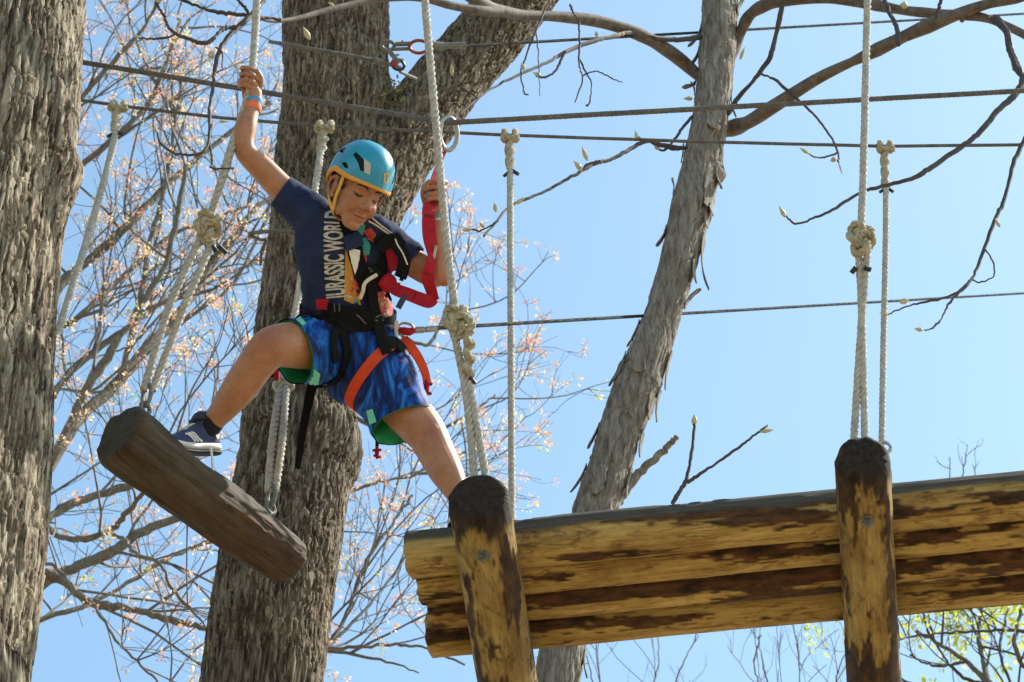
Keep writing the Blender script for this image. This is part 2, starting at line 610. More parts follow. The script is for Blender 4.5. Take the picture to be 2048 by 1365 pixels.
def wood_mat(name, pale, pale2, strip, dark, grey, bumpy=0.6):
    """peeled pole: 'bark' = leftover bark strips, 'tar' = dark treated end, 'grey' = weathered upper side, 'sx','sy' = along/around"""
    m, nt, b, out = new_mat(name)
    cx = nd(nt, 'ShaderNodeCombineXYZ')
    nt.links.new(attr(nt, 'sx'), cx.inputs[0]); nt.links.new(attr(nt, 'sy'), cx.inputs[1]); nt.links.new(attr(nt, 'sz'), cx.inputs[2])
    mp = nd(nt, 'ShaderNodeMapping'); mp.inputs['Scale'].default_value = (1.2, 16, 16)
    nt.links.new(cx.outputs[0], mp.inputs[0])
    mp2 = nd(nt, 'ShaderNodeMapping'); mp2.inputs['Scale'].default_value = (4, 11, 11)
    nt.links.new(cx.outputs[0], mp2.inputs[0])
    g = noise(nt, mp.outputs[0], 3.0, 7, 0.7, 0.6)
    col = ramp(nt, g, [(0.28, tuple(c * .55 for c in pale)), (0.46, pale), (0.7, pale2)])
    st = ramp(nt, noise(nt, mp2.outputs[0], 1.6, 6, 0.75, 1.2), [(0.52, (0, 0, 0)), (0.63, (0.75,) * 3)])
    col = mix(nt, st, col, strip)
    kn = ramp(nt, noise(nt, mp2.outputs[0], 6.5, 3, 0.6, 2.0), [(0.66, (0, 0, 0)), (0.72, (0.8,) * 3)])
    col = mix(nt, kn, col, tuple(c * .6 for c in strip))
    stn = ramp(nt, noise(nt, mp2.outputs[0], .55, 5, .65, .8), [(0.36, (0.66, 0.56, 0.48)), (0.60, (1.08, 1.08, 1.06))])
    col = mix(nt, 1.0, col, stn, 'MULTIPLY')
    mp3 = nd(nt, 'ShaderNodeMapping'); mp3.inputs['Scale'].default_value = (1.5, 34, 34)
    nt.links.new(cx.outputs[0], mp3.inputs[0])
    crk = ramp(nt, noise(nt, mp3.outputs[0], 2.2, 4, .6, .5), [(0.47, (0, 0, 0)), (0.50, (.8,) * 3), (0.53, (0, 0, 0))])
    crm = ramp(nt, noise(nt, mp2.outputs[0], 1.1, 3, .6), [(0.48, (0, 0, 0)), (0.60, (1, 1, 1))])
    col = mix(nt, mix(nt, 1.0, crk, crm, 'MULTIPLY'), col, tuple(c * .5 for c in strip))
    bk = attr(nt, 'bark')
    bcol = ramp(nt, noise(nt, mp2.outputs[0], 3, 5), [(0.35, dark), (0.7, strip)])
    col = mix(nt, bk, col, bcol)
    gcol = ramp(nt, noise(nt, mp.outputs[0], 6, 6, .7), [(0.3, tuple(c * .45 for c in grey)), (0.7, grey)])
    col = mix(nt, attr(nt, 'grey'), col, gcol)
    col = mix(nt, attr(nt, 'tar'), col, ramp(nt, noise(nt, mp2.outputs[0], 4, 5, .7), [(0.35, (0.014, 0.010, 0.008)), (0.7, (0.050, 0.033, 0.024))]))
    nt.links.new(col, b.inputs['Base Color'])
    b.inputs['Roughness'].default_value = 0.8
    b.inputs['Specular IOR Level'].default_value = 0.18
    bump(nt, b, g, bumpy, 0.012)
    return m
M['wood'] = wood_mat('peeled_pole_wood', (0.40, 0.268, 0.085), (0.53, 0.385, 0.14), (0.135, 0.062, 0.027), (0.026, 0.016, 0.010), (0.105, 0.092, 0.074))
M['wood_post'] = wood_mat('peeled_post_wood', (0.30, 0.215, 0.072), (0.42, 0.315, 0.12), (0.105, 0.055, 0.024), (0.026, 0.016, 0.011), (0.12, 0.10, 0.085))
M['log_dark'] = wood_mat('weathered_step_log', (0.070, 0.054, 0.038), (0.118, 0.096, 0.068), (0.120, 0.062, 0.032), (0.034, 0.026, 0.019), (0.080, 0.078, 0.058), 0.5)

def skin_mat():
    m, nt, b, out = new_mat('skin')
    v = coords(nt)
    col = ramp(nt, noise(nt, v, 26, 7, 0.7), [(0.28, (0.315, 0.130, 0.062)), (0.5, (0.405, 0.182, 0.092)), (0.72, (0.465, 0.228, 0.125))])
    col = mix(nt, attr(nt, 'lip'), col, (0.36, 0.10, 0.075))
    col = mix(nt, attr(nt, 'flush'), col, (0.30, 0.105, 0.058))
    nt.links.new(col, b.inputs['Base Color'])
    b.inputs['Roughness'].default_value = 0.5
    b.inputs['Specular IOR Level'].default_value = 0.4
    b.inputs['Subsurface Weight'].default_value = 0.12
    b.inputs['Subsurface Radius'].default_value = (1.0, 0.35, 0.2)
    b.inputs['Subsurface Scale'].default_value = 0.008
    bump(nt, b, noise(nt, v, 260, 3), 0.15, 0.001)
    return m
M['skin'] = skin_mat()
M['hair'] = simple('black_hair', (0.008, 0.006, 0.005), (0.022, 0.016, 0.012), 200, 0.45, 300, 0.6, 0.003, stretch=(1, 1, .2))
M['eye'] = simple('eye', (0.02, 0.012, 0.01), None, rough=0.2)
M['navy'] = simple('navy_cotton', (0.014, 0.022, 0.062), (0.024, 0.036, 0.088), 12, 0.9, 700, 0.25, 0.0008, spec=0.2)
M['print_white'] = simple('cracked_print_cream', (0.30, 0.28, 0.24), (0.70, 0.67, 0.57), 170, 0.85, detail=6)
M['print_teal'] = simple('print_teal', (0.02, 0.26, 0.24), (0.05, 0.36, 0.30), 60, 0.8)
M['print_red'] = simple('print_red', (0.42, 0.03, 0.025), (0.55, 0.07, 0.04), 60, 0.75)
M['print_orange'] = simple('print_orange', (0.50, 0.20, 0.03), (0.62, 0.32, 0.06), 60, 0.8)
M['print_dark'] = simple('print_dark', (0.02, 0.025, 0.035), (0.05, 0.05, 0.06), 60, 0.8)
M['print_green'] = simple('print_green', (0.20, 0.30, 0.12), (0.36, 0.40, 0.2), 60, 0.8)

def shorts_mat():
    m, nt, b, out = new_mat('blue_camo_nylon')
    v = coords(nt, (1, 1, 1), (0.4, 0.5, 0.9))
    v2 = coords(nt, (3.2, 1.0, 1.0), (0.3, 0.9, 0.4))
    f = noise(nt, v2, 5.2, 4, 0.6, 1.6)
    col = ramp(nt, f, [(0.42, (0.004, 0.011, 0.055)), (0.49, (0.004, 0.026, 0.15)), (0.55, (0.005, 0.070, 0.34)), (0.64, (0.020, 0.18, 0.52))])
    f2 = noise(nt, v2, 22, 3, 0.6, 2)
    col = mix(nt, ramp(nt, f2, [(0.62, (0, 0, 0)), (0.70, (0.55,) * 3)]), col, (0.008, 0.010, 0.045))
    nt.links.new(col, b.inputs['Base Color'])
    b.inputs['Roughness'].default_value = 0.68
    b.inputs['Specular IOR Level'].default_value = 0.22
    bump(nt, b, noise(nt, v, 28, 3), 0.25, 0.01)
    return m
M['shorts'] = shorts_mat()
M['lining'] = simple('green_mesh_lining', (0.03, 0.50, 0.22), (0.06, 0.60, 0.30), 40, 0.6)
M['mint'] = simple('mint_green_panel', (0.12, 0.58, 0.36), (0.18, 0.64, 0.42), 40, 0.6)
M['web_black'] = simple('black_webbing', (0.006, 0.006, 0.007), (0.013, 0.0125, 0.013), 120, 0.9, 900, 0.6, 0.001, spec=0.12)
M['web_grey'] = simple('grey_stitching', (0.12, 0.12, 0.125), None, rough=0.8)
M['web_red'] = simple('crimson_webbing', (0.32, 0.010, 0.022), (0.44, 0.018, 0.032), 30, 0.85, 700, 0.6, 0.0015, spec=0.2)
M['web_orange'] = simple('orange_red_webbing', (0.60, 0.055, 0.018), (0.70, 0.08, 0.025), 30, 0.85, 700, 0.6, 0.0015, spec=0.2)
M['cord'] = simple('cream_cord', (0.62, 0.56, 0.42), (0.72, 0.67, 0.55), 60, 0.8)
M['white'] = simple('white_rubber', (0.66, 0.65, 0.60), (0.78, 0.77, 0.73), 40, 0.6)
M['black_rubber'] = simple('black_rubber', (0.012, 0.012, 0.013), None, rough=0.7)
M['shoe_navy'] = simple('navy_shoe', (0.020, 0.026, 0.085), (0.035, 0.045, 0.12), 40, 0.7)
M['sock'] = simple('black_sock', (0.008, 0.008, 0.010), None, rough=0.95)
M['band_blue'] = simple('blue_wristband', (0.02, 0.28, 0.62), None, rough=0.5)
M['band_orange'] = simple('orange_wristband', (0.80, 0.16, 0.04), None, rough=0.5)
M['band_white'] = simple('white_wristband', (0.70, 0.72, 0.70), None, rough=0.5)
M['band_green'] = simple('green_wristband', (0.05, 0.50, 0.25), None, rough=0.5)
M['helmet'] = simple('teal_helmet_plastic', (0.006, 0.235, 0.36), (0.008, 0.26, 0.39), 6, 0.30, coat=0.25, rough2=0.36)
M['helmet_rim'] = simple('orange_helmet_rim', (0.62, 0.27, 0.025), (0.70, 0.33, 0.04), 20, 0.5)
M['liner'] = simple('dark_helmet_liner', (0.014, 0.013, 0.013), None, rough=0.9)
M['helmet_grey'] = simple('reflective_grey_patch', (0.42, 0.40, 0.33), None, rough=0.4)
M['strap_yellow'] = simple('yellow_chin_strap', (0.62, 0.32, 0.04), (0.70, 0.40, 0.07), 60, 0.7)

def ground_mat():
    m, nt, b, out = new_mat('leaf_litter')
    v = coords(nt)
    f = noise(nt, v, 3.0, 8, 0.7)
    g = noise(nt, v, 0.12, 4, 0.6)
    a = ramp(nt, f, [(0.3, (0.13, 0.09, 0.05)), (0.5, (0.25, 0.185, 0.11)), (0.72, (0.35, 0.28, 0.185))])
    c = ramp(nt, f, [(0.3, (0.06, 0.085, 0.025)), (0.7, (0.16, 0.20, 0.065))])
    nt.links.new(mix(nt, ramp(nt, g, [(0.55, (0, 0, 0)), (0.7, (1, 1, 1))]), a, c), b.inputs['Base Color'])
    b.inputs['Roughness'].default_value = 0.95
    bump(nt, b, f, 0.6, 0.05)
    return m
M['ground'] = ground_mat()
# ------------------------------------------------------------------ ground
g = mk('ground', (np.array([[-3000, -3000, 0], [3000, -3000, 0], [3000, 3000, 0], [-3000, 3000, 0]], float), np.array([[0, 1, 2, 3]])), M['ground'], kind='structure')

# ------------------------------------------------------------------ big trunks
def bark_height(kind, ang, s, r, seed):
    """bark relief in metres over angle and length, and a tone per plate"""
    p3 = np.stack([np.cos(ang) * r, np.sin(ang) * r, s], axis=1)
    cw, ch, dep = {'furrow': (0.036, 0.07, 0.0125), 'ridge': (0.032, 0.09, 0.0125), 'shag': (0.050, 0.36, 0.008)}[kind]
    rm = float(np.mean(r))
    nu = max(6, int(round(2 * np.pi * rm / cw)))
    wob = vnoise(p3 * np.array([8, 8, 5.5]), seed) * 0.95 + vnoise(p3 * np.array([22, 22, 15]), seed + 3) * 0.45
    wob2 = vnoise(p3 * np.array([9, 9, 2.0]), seed + 5) * 0.7
    f1, f2, cid = worley(ang / (2 * np.pi) * nu + wob, s / ch + wob2, nu, seed + 9)
    e = f2 - f1
    fine = fbm(p3 * np.array([85, 85, 26]), 3, seed + 21)
    low = vnoise(p3 * np.array([5, 5, 2.2]), seed + 30)
    if kind == 'shag':
        h = dep * .7 * sstep(0.0, 0.10, e) + 0.0065 * cid + 0.0045 * fine + 0.006 * low + .004 * sstep(.02, .2, np.abs(vnoise(p3 * np.array([70, 70, 5]), seed + 80)))
        fr = np.mod(s / ch + wob2, 1.0)
        h += 0.004 * (1 - fr)
    else:
        fq, fz = (68.0, 8.0) if kind == 'furrow' else (56.0, 2.8)
        w3 = np.stack([vnoise(p3 * np.array([14, 14, 9]), seed + 60), vnoise(p3 * np.array([14, 14, 9]), seed + 61), 0 * s], 1) * 0.016
        w3[:, :2] += 0.005 * np.stack([vnoise(p3 * np.array([50, 50, 40]), seed + 62), vnoise(p3 * np.array([50, 50, 40]), seed + 63)], 1)
        q = p3 + w3
        n1 = vnoise(q * np.array([fq, fq, fz]), seed + 70) * .75 + vnoise(q * np.array([fq * 1.9, fq * 1.9, fz * 2.2]), seed + 71) * .35
        ridge = sstep(0.03, 0.22, np.abs(n1))
        brk = sstep(0.0, 0.10, e)                       # short cracks across the ridges
        h = dep * ridge * (0.55 + 0.45 * brk) * (0.8 + 0.4 * cid) + 0.0045 * fine + 0.009 * low
    return h, cid

def trunk_geo(P, r, kind, seed, zlo, zhi, dens=0.0045, lat=0.0045, lumps=()):
    """P rows: world centre line; r radii; fine between zlo and zhi, coarse outside"""
    P = np.asarray(P, float)
    seg = np.linalg.norm(np.diff(P, axis=0), axis=1)
    s0 = np.concatenate([[0], np.cumsum(seg)])
    L = s0[-1]
    zf = lambda t: np.interp(t, s0, P[:, 2])
    t, ts = 0.0, [0.0]
    while t < L:
        z = zf(t)
        t += dens if zlo < z < zhi else 0.09
        ts.append(min(t, L))
    ts = np.array(ts)
    Q = np.stack([np.interp(ts, s0, P[:, k]) for k in range(3)], axis=1)
    rr = np.interp(ts, s0, r)
    T, E1, E2 = frames(Q, ref=np.array([0, 1.0, 0]))
    n = int(2 * np.pi * np.mean(r) / lat)
    a = np.linspace(0, 2 * np.pi, n, endpoint=False)
    A = np.broadcast_to(a, (len(ts), n)).ravel()
    S = np.repeat(ts, n)
    h, plate = bark_height(kind, A, S, np.repeat(rr, n) * 0 + float(np.mean(r)), seed)
    dep = 0.012
    Rr = np.repeat(rr, n) + h - dep
    D = np.cos(A)[:, None] * np.repeat(E1, n, 0) + np.sin(A)[:, None] * np.repeat(E2, n, 0)
    V = np.repeat(Q, n, 0) + Rr[:, None] * D
    for c, rad, amt in lumps:
        w = np.exp(-((V - np.asarray(c)) ** 2).sum(1) / (2 * rad * rad))
        V = V + D * (w * amt)[:, None]
    return (V, grid_faces(len(ts), n)), {'plate': plate}

def mk_bark(name, ga, mat, parent):
    return mk(name, ga[0], mat, parent, attrs=ga[1], sharp=None)

def trunk_path(rows, Y, up=4.0, lean_top=None, lean_base=None):
    """rows: (px, py, half width px) from bottom to top on the vertical plane at distance Y; carried to the ground and on above the frame"""
    P, R = [], []
    for px, py, hw in rows:
        p = at_y(px, py, Y)
        P.append(p); R.append(hw * dist(p) / FPX)
    P, R = np.array(P), np.array(R)
    n = 6
    PR = spline(np.column_stack([P, R]), n)
    P, R = PR[:, :3], PR[:, 3]
    lo = P[0]
    base = np.array([lo[0] + (lean_base or 0.0), Y, -0.15])
    k = np.linspace(0, 1, 14)[:-1]
    Pb = base + (lo - base) * k[:, None]
    Rb = R[0] * (1 + 0.25 * (1 - k) + 0.35 * (1 - k) ** 6)
    d = unit(P[-1] - P[-4])
    ku = np.linspace(0, 1, 10)[1:]
    Pu = P[-1] + np.outer(ku * up, d)
    Ru = R[-1] * (1 - .35 * ku)
    return np.vstack([Pb, P, Pu]), np.concatenate([Rb, R, Ru])

# --- big trunk at the left edge
YL = 6.25
rowsL = [(-125, 1480, 197), (-137, 1365, 197), (-112, 1130, 198), (-97, 900, 197), (-92, 700, 198), (-80, 560, 198), (-70, 430, 198), (-52, 320, 200), (-38, 180, 200), (-28, 0, 198), (-20, -120, 198)]
P, R = trunk_path(rowsL, YL)
tL = thing('left_ridged_tree', (P[0][0], YL, 0), 'thick ridged grey-brown tree trunk filling the left edge of the picture', 'tree')
tL.name = 'ridged_tree'; BASE[tL.name] = np.array([P[0][0], YL, 0.0])
zlo, zhi = at_y(0, 1400, YL)[2], at_y(0, -40, YL)[2]
mk_bark('trunk', trunk_geo(P, R, 'ridge', 11, zlo, zhi, 0.0058, 0.0034,
   lumps=[(at_y(148, 345, YL), 0.05, 0.035), (at_y(135, 390, YL), 0.06, 0.02)]), M['bark_left'], tL)

# --- forked trunk in the middle
YC = 8.05
rowsC = [(508, 1480, 123), (524, 1365, 122), (543, 1208, 122), (572, 1037, 119), (587, 951, 118), (600, 900, 120), (597, 840, 116), (622, 640, 111), (640, 500, 108), (655, 350, 106), (668, 180, 105), (672, 0, 104), (674, -120, 102)]
P, R = trunk_path(rowsC, YC)
tC = thing('forked_tree', (P[0][0], YC, 0), 'big forked tree with dark furrowed bark directly behind the climber', 'tree')
zlo, zhi = at_y(0, 1400, YC)[2], at_y(0, -40, YC)[2]
mk_bark('trunk', trunk_geo(P, R, 'furrow', 23, zlo, zhi, 0.0058, 0.0034,
   lumps=[(at_y(722, 905, YC), 0.10, 0.014), (at_y(790, 215, YC), 0.10, 0.05)]), M['bark_oak'], tC)
lr = [(650, 560, 60), (700, 455, 82), (760, 350, 80), (825, 255, 76), (900, 160, 72), (985, 62, 70), (1065, -40, 68), (1160, -170, 66)]
lp = np.array([np.append(at_y(a, b, YC - 0.02 + 0.03 * i), c * dist(at_y(a, b, YC)) / FPX) for i, (a, b, c) in enumerate(lr)])
ls = spline(lp, 8)
extra = ls[-1, :3] + np.outer(np.linspace(0.3, 3.0, 8), unit(ls[-1, :3] - ls[-4, :3]))
Pl = np.vstack([ls[:, :3], extra]); Rl = np.concatenate([ls[:, 3], np.linspace(ls[-1, 3], ls[-1, 3] * .7, 8)])
mk_bark('limb', trunk_geo(Pl, Rl, 'furrow', 37, zlo, zhi + .4, 0.0058, 0.0036), M['bark_oak'], tC)
# moss in the crotch
mv, mf = [], []
for k in range(90):
    q = at_y(random.gauss(782, 16), random.gauss(165, 28), YC - 0.12) + rng.normal(0, .012, 3)
    e = rng.normal(0, 1, (3, 3)); e /= np.linalg.norm(e, axis=1)[:, None]
    mv.append(np.array([q + e[0] * .012, q + e[1] * .006, q - e[0] * .012, q - e[1] * .006])); mf.append(np.array([[0, 1, 2, 3]]))
mk('moss', merge(*zip(mv, mf)), simple('moss', (0.12, 0.13, 0.03), (0.34, 0.30, 0.09), 30, 0.9), tC, kind='stuff')

# ------------------------------------------------------------------ poles and logs
def pole_geo(p0, p1, r0, r1, seed, barkiness=0.5, grey_dir=None, grey_lo=0.35, tar0=0.0, wav=0.05, end_round=0.02, n=84, step=0.007, ripple=0.03, facets=0.0, tar_dir=None, bark_scale=(1.0, 7.0), waist=0.0, grad=0.0, notch=None):
    p0, p1 = np.asarray(p0, float), np.asarray(p1, float)
    L = np.linalg.norm(p1 - p0)
    m = int(L / step)
    s = np.linspace(0, L, m)
    ax = (p1 - p0) / L
    e1 = unit(np.array([0, 0, 1.0]) - ax * ax[2])
    e2 = np.cross(ax, e1)
    a = np.linspace(0, 2 * np.pi, n, endpoint=False)
    S = np.repeat(s, n); A = np.tile(a, m)
    r = (r0 + (r1 - r0) * S / L)
    c3 = np.stack([S * 1.6, np.cos(A) * 1.4, np.sin(A) * 1.4], axis=1)
    rad = r * (1 + wav * fbm(c3 * np.array([2.2, 1, 1]), 3, seed))
    rad *= 1 + ripple * fbm(np.stack([S * 3, np.cos(A) * 5, np.sin(A) * 5], 1), 3, seed + 4)
    if waist:
        rad *= 1 - waist * np.sin(np.pi * np.clip(S / L * 1.15, 0, 1))
    if facets:
        rad *= 1 - facets * (0.5 + 0.5 * np.cos(A * 6 + 0.4)) * np.exp(-S / 0.12)
    bk = fbm(np.stack([S * bark_scale[0] * 1.7, np.cos(A) * r0 * bark_scale[1] * 3, np.sin(A) * r0 * bark_scale[1] * 3], 1), 4, seed + 7)
    bk += 0.22 * vnoise(np.stack([S * 9, np.cos(A) * 5, np.sin(A) * 5], 1), seed + 8)
    bk += 0.16 * vnoise(np.stack([S * 28, np.cos(A) * 14, np.sin(A) * 14], 1), seed + 9)
    bk += grad * sstep(.55 * L, .85 * L, S)
    th = 0.55 - barkiness
    bark = sstep(th - .02, th + 0.10, bk)
    rad += 0.0035 * bark
    # drying checks along the grain
    ck = vnoise(np.stack([S * 1.2, np.cos(A) * 9, np.sin(A) * 9], 1), seed + 31)
    rad -= 0.006 * np.exp(-(ck / 0.025) ** 2) * sstep(0.1, 0.4, vnoise(np.stack([S * 1.1, np.cos(A) * 2, np.sin(A) * 2], 1), seed + 33))
    nv = np.cos(A)[:, None] * e1 + np.sin(A)[:, None] * e2
    if notch:
        dn_ = nv @ np.array([0, 0, -1.0])
        inn = sstep(notch[0], notch[0] + .006, S) * (1 - sstep(notch[1] - .05, notch[1], S)) * (dn_ > .35)
        lim = (r * .80) / np.maximum(dn_, .3)
        rad = np.where(inn > 0, rad + (np.minimum(rad, lim) - rad) * inn, rad)
    # rounded ends
    for edge in (S, L - S):
        w = np.clip(edge / max(end_round, 1e-4), 0, 1)
        rad *= 0.80 + 0.20 * np.sqrt(np.clip(1 - (1 - w) ** 2, 0, 1))
    V = p0 + S[:, None] * ax + rad[:, None] * nv
    V += ax * (0.006 * vnoise(np.stack([np.cos(A) * 3, np.sin(A) * 3, S * 0], 1), seed + 40) * (np.exp(-S / .03) + np.exp(-(L - S) / .03)))[:, None]
    grey = np.zeros(len(V))
    if grey_dir is not None:
        gd = unit(grey_dir)
        grey = sstep(grey_lo - 0.1, grey_lo + 0.12, nv @ gd + 0.18 * fbm(np.stack([S * 5, np.cos(A) * 2, np.sin(A) * 2], 1), 3, seed + 50))
    tar = np.zeros(len(V))
    if tar0:
        edge = tar0 * (1 + 0.9 * fbm(np.stack([S * 0, np.cos(A) * 2.6, np.sin(A) * 2.6], 1), 3, seed + 60)) + 0.07 * fbm(np.stack([S * 14, np.cos(A) * 9, np.sin(A) * 9], 1), 4, seed + 61)
        tar = 1 - sstep(edge - 0.03, edge + 0.03, S)
        tar = np.maximum(tar, 0)
    sy, sz = np.cos(A) * r0, np.sin(A) * r0
    F = grid_faces(m, n)
    # end discs with their own growth rings of vertices
    k0 = len(V)
    discs, at = [], {}
    ex = [V]; exa = [(bark, grey, tar, S, sy, sz)]
    off = k0
    FF = [F]
    for side, row in ((0, 0), (1, m - 1)):
        ring = V[row * n:(row + 1) * n]
        cen = ring.mean(0)
        prev = np.arange(row * n, row * n + n)
        for q in (0.86, 0.6, 0.32, 0.01):
            vv = cen + (ring - cen) * q + ax * (0.004 * (rng.random() - .5)) - ax * (0.004 if side == 0 else -0.004) * (1 - q)
            ex.append(vv)
            idx = np.arange(off, off + n); off += n
            j = np.arange(n); jn = (j + 1) % n
            f = np.stack([prev[jn], prev[j], idx[j], idx[jn]], 1) if side == 0 else np.stack([prev[j], prev[jn], idx[jn], idx[j]], 1)
            FF.append(f); prev = idx
            o = np.ones(n)
            exa.append((o * 0.15, o * (0.75 if side or not tar0 else 0), o * (1.0 if (side == 0 and tar0) else 0), S[row * n:row * n + n], sy[:n] * q, sz[:n] * q))
    V = np.vstack(ex)
    at = {k: np.concatenate([e[i] for e in exa]) for i, k in enumerate(('bark', 'grey', 'tar', 'sx', 'sy', 'sz'))}
    at['sx'] = at['sx'] + seed * 3.7
    return (V, np.vstack(FF)), at

ankR = B(408, 862, 0.24)
ankL = B(925, 1005, 0.36)
Z_PLAT = ankL[2] - 0.095               # top of the platform
RL = 0.074
z_ax = Z_PLAT - RL
n0, n1 = at_z(815, 1110, z_ax), at_z(2380, 958, z_ax)
ldir = unit(n1 - n0)
cdir = np.array([-ldir[1], ldir[0], 0.0])      # away from the viewer
plat = thing('log_platform', (n0 + n1) / 2 - np.array([0, 0, 0.4]), 'hanging platform of yellow peeled logs on two cross poles, seen from below', 'platform')
stag = [0.0, 0.012, 0.020, -0.012]
rads = [0.076, 0.071, 0.073, 0.076]
pos = 0.0
for k in range(4):
    if k: pos += rads[k - 1] + rads[k] + (0.004 if k == 3 else -0.004)
    a = n0 + cdir * pos + ldir * stag[k] + np.array([0, 0, (rads[0] - rads[k]) * -1 + rng.normal(0, .002)])
    b = n1 + cdir * pos
    geo, at = pole_geo(a, b, rads[k], rads[k] * (0.985 + .03 * rng.random()), 140 + 19 * k, barkiness=[0.33, 0.46, 0.54, 0.37][k],
                       grey_dir=(unit(np.array([0, -0.75, 0.75]))), grey_lo=[0.62, 0.85, 0.9, 0.9][k], wav=0.045, end_round=0.012, n=72, bark_scale=(1.0, 6.5))
    mk('log', geo, M['wood'], plat, attrs=at, sharp=50)

beams = []
for (bx, by, fx, fy, r, sd, label) in ((957, 992, 1024, 1430, 0.095, 301, None), (1726, 912, 1752, 1430, 0.084, 355, None)):
    zb = Z_PLAT - 2 * RL - r + 0.034
    a, b = at_z(bx, by, zb), at_z(fx, fy, zb - 0.0)
    geo, at = pole_geo(a, b, r * .98, r * 1.04, sd, barkiness=0.40, tar0=0.085 if sd == 301 else 0.05, grey_dir=np.array([0, 0, 1.0]), grey_lo=0.5, wav=0.05, end_round=0.035, n=84, bark_scale=(1.3, 5.0), grad=.12 if sd == 301 else .5, notch=None if sd == 301 else (.125, .34))
    bm = mk('cross_pole', geo, M['wood_post'], plat, attrs=at, sharp=50)
    beams.append((a, b, zb, r))
    ax = unit(b - a)
    # bolt and washer on the underside
    hp = a + ax * (0.17 if sd == 301 else 0.22) + np.array([0, 0, -r * (1.0 if sd == 301 else .82)])
    dn = unit(np.array([0.0, -0.25, -1.0]))
    e1 = unit(np.cross(dn, ax)); e2 = np.cross(dn, e1)
    mk('washer', tube([hp + dn * -.006, hp + dn * .007], 0.021, 20, ref=e1), M['bolt'], bm)
    mk('nut', tube([hp + dn * .006, hp + dn * .02], 0.0135, 6, ref=e1), M['bolt'], bm)
    mk('bolt_end', tube([hp + dn * .02, hp + dn * .034], 0.0075, 12, ref=e1), M['bolt'], bm)

# ------------------------------------------------------------------ swinging step log
Z_STEP = ankR[2] - 0.150
za = Z_STEP - 0.100
l0, l1 = at_z(235, 867, za), at_z(579, 1127, za + .004)
stepo = thing('swinging_step_log', (l0 + l1) / 2 - np.array([0, 0, .2]), 'dark weathered log step hanging under the foot of the climber', 'log step')
geo, at = pole_geo(l0, l1, 0.104, 0.083, 501, waist=0.01, barkiness=0.42, grey_dir=np.array([0, 0, 1.0]), grey_lo=0.42, wav=0.19, end_round=0.025, n=110, step=0.006, ripple=0.035, facets=0.10)
logmesh = mk('log', geo, M['log_dark'], stepo, attrs=at, sharp=50)
log_bvh = bvh_of(geo)
ldx = unit(l1 - l0)
bolts = {}
for key, (bx, by) in {'near': (292, 842), 'far': (541, 1036)}.items():
    p = at_z(bx, by, Z_STEP + 0.002)
    t = np.clip((p - l0) @ ldx - .03, 0.06, np.linalg.norm(l1 - l0) - .06)
    p = l0 + ldx * t + unit(np.cross(np.array([0, 0, 1.0]), ldx)) * (.045 if (np.cross(np.array([0, 0, 1.0]), ldx))[1] < 0 else -.045)
    lh = log_bvh.ray_cast(Vector(p + np.array([0, 0, .4])), Vector((0, 0, -1)))[0]
    p = np.array(lh) + np.array([0, 0, .004])
    up = np.array([0, 0, 1.0])
    e = mk('eye_bolt', merge(torus(p + up * .022, ldx, up, 0.020, 0.0068, 20, 8), tube([p - up * .05, p + up * .004], 0.007, 8)), M['bolt'], stepo)
    sd = unit(np.cross(ldx, up))
    c = p + up * .075
    mk('quick_link', torus(c, sd, up, 0.017, 0.0068, 24, 8, Rb=0.044), M['bolt'], stepo)
    bolts[key] = p + up * 0.096

# ------------------------------------------------------------------ steel cables
def cable(name, pts, r, label, thin=False):
    P = np.array(pts)
    o = mk(name, rope_geo(P, r, r * 11, 5, 6, .56, .46), M['cable_dark'] if thin else M['cable'])
    return tag(o, label, 'cable', 'steel cables of the course')

def line_d(p0, p1, n=2):
    return [p0 + (p1 - p0) * t for t in np.linspace(0, 1, n)]
RING = at_d(896, 246, 9.36)
c1a = at_y(165, 125, 6.72); c1a2 = RING + (c1a - RING) * 1.5
c1b = at_y(2048, 182, 6.75); c1b2 = RING + (c1b - RING) * 1.6
cable('steel_cable', [c1a2, c1a, RING, c1b, c1b2], 0.0098, 'thick steel cable bent down at the steel ring above the left hand of the climber')
Y2 = 7.30
c2 = [(155, 200), (240, 212), (440, 236), (650, 253), (1020, 271), (1400, 284), (1770, 293), (2048, 290)]
c2w = [at_y(a, b, Y2 + 0.02 * i) for i, (a, b) in enumerate(c2)]
c2w = [c2w[0] + (c2w[0] - c2w[1]) * 8] + c2w + [c2w[-1] + (c2w[-1] - c2w[-2]) * 6]
cable('steel_cable', c2w, 0.0068, 'thin level steel cable carrying the four rope knots behind the climber')
k5a = at_d(872, 657, 9.27); k5b = at_d(2048, 587, 17.0)
cable('steel_cable', [k5a, k5b, k5b + (k5b - k5a) * .4], 0.0070, 'steel cable running right from the red harness clip at the waist of the climber', True)
h4 = at_d(905, 94, 10.62); e4 = at_d(2048, 28, 15.2)
cable('steel_cable', [h4, e4, e4 + (e4 - h4) * .3], 0.0065, 'steel cable shackled at the tree fork and running right along the top', True)

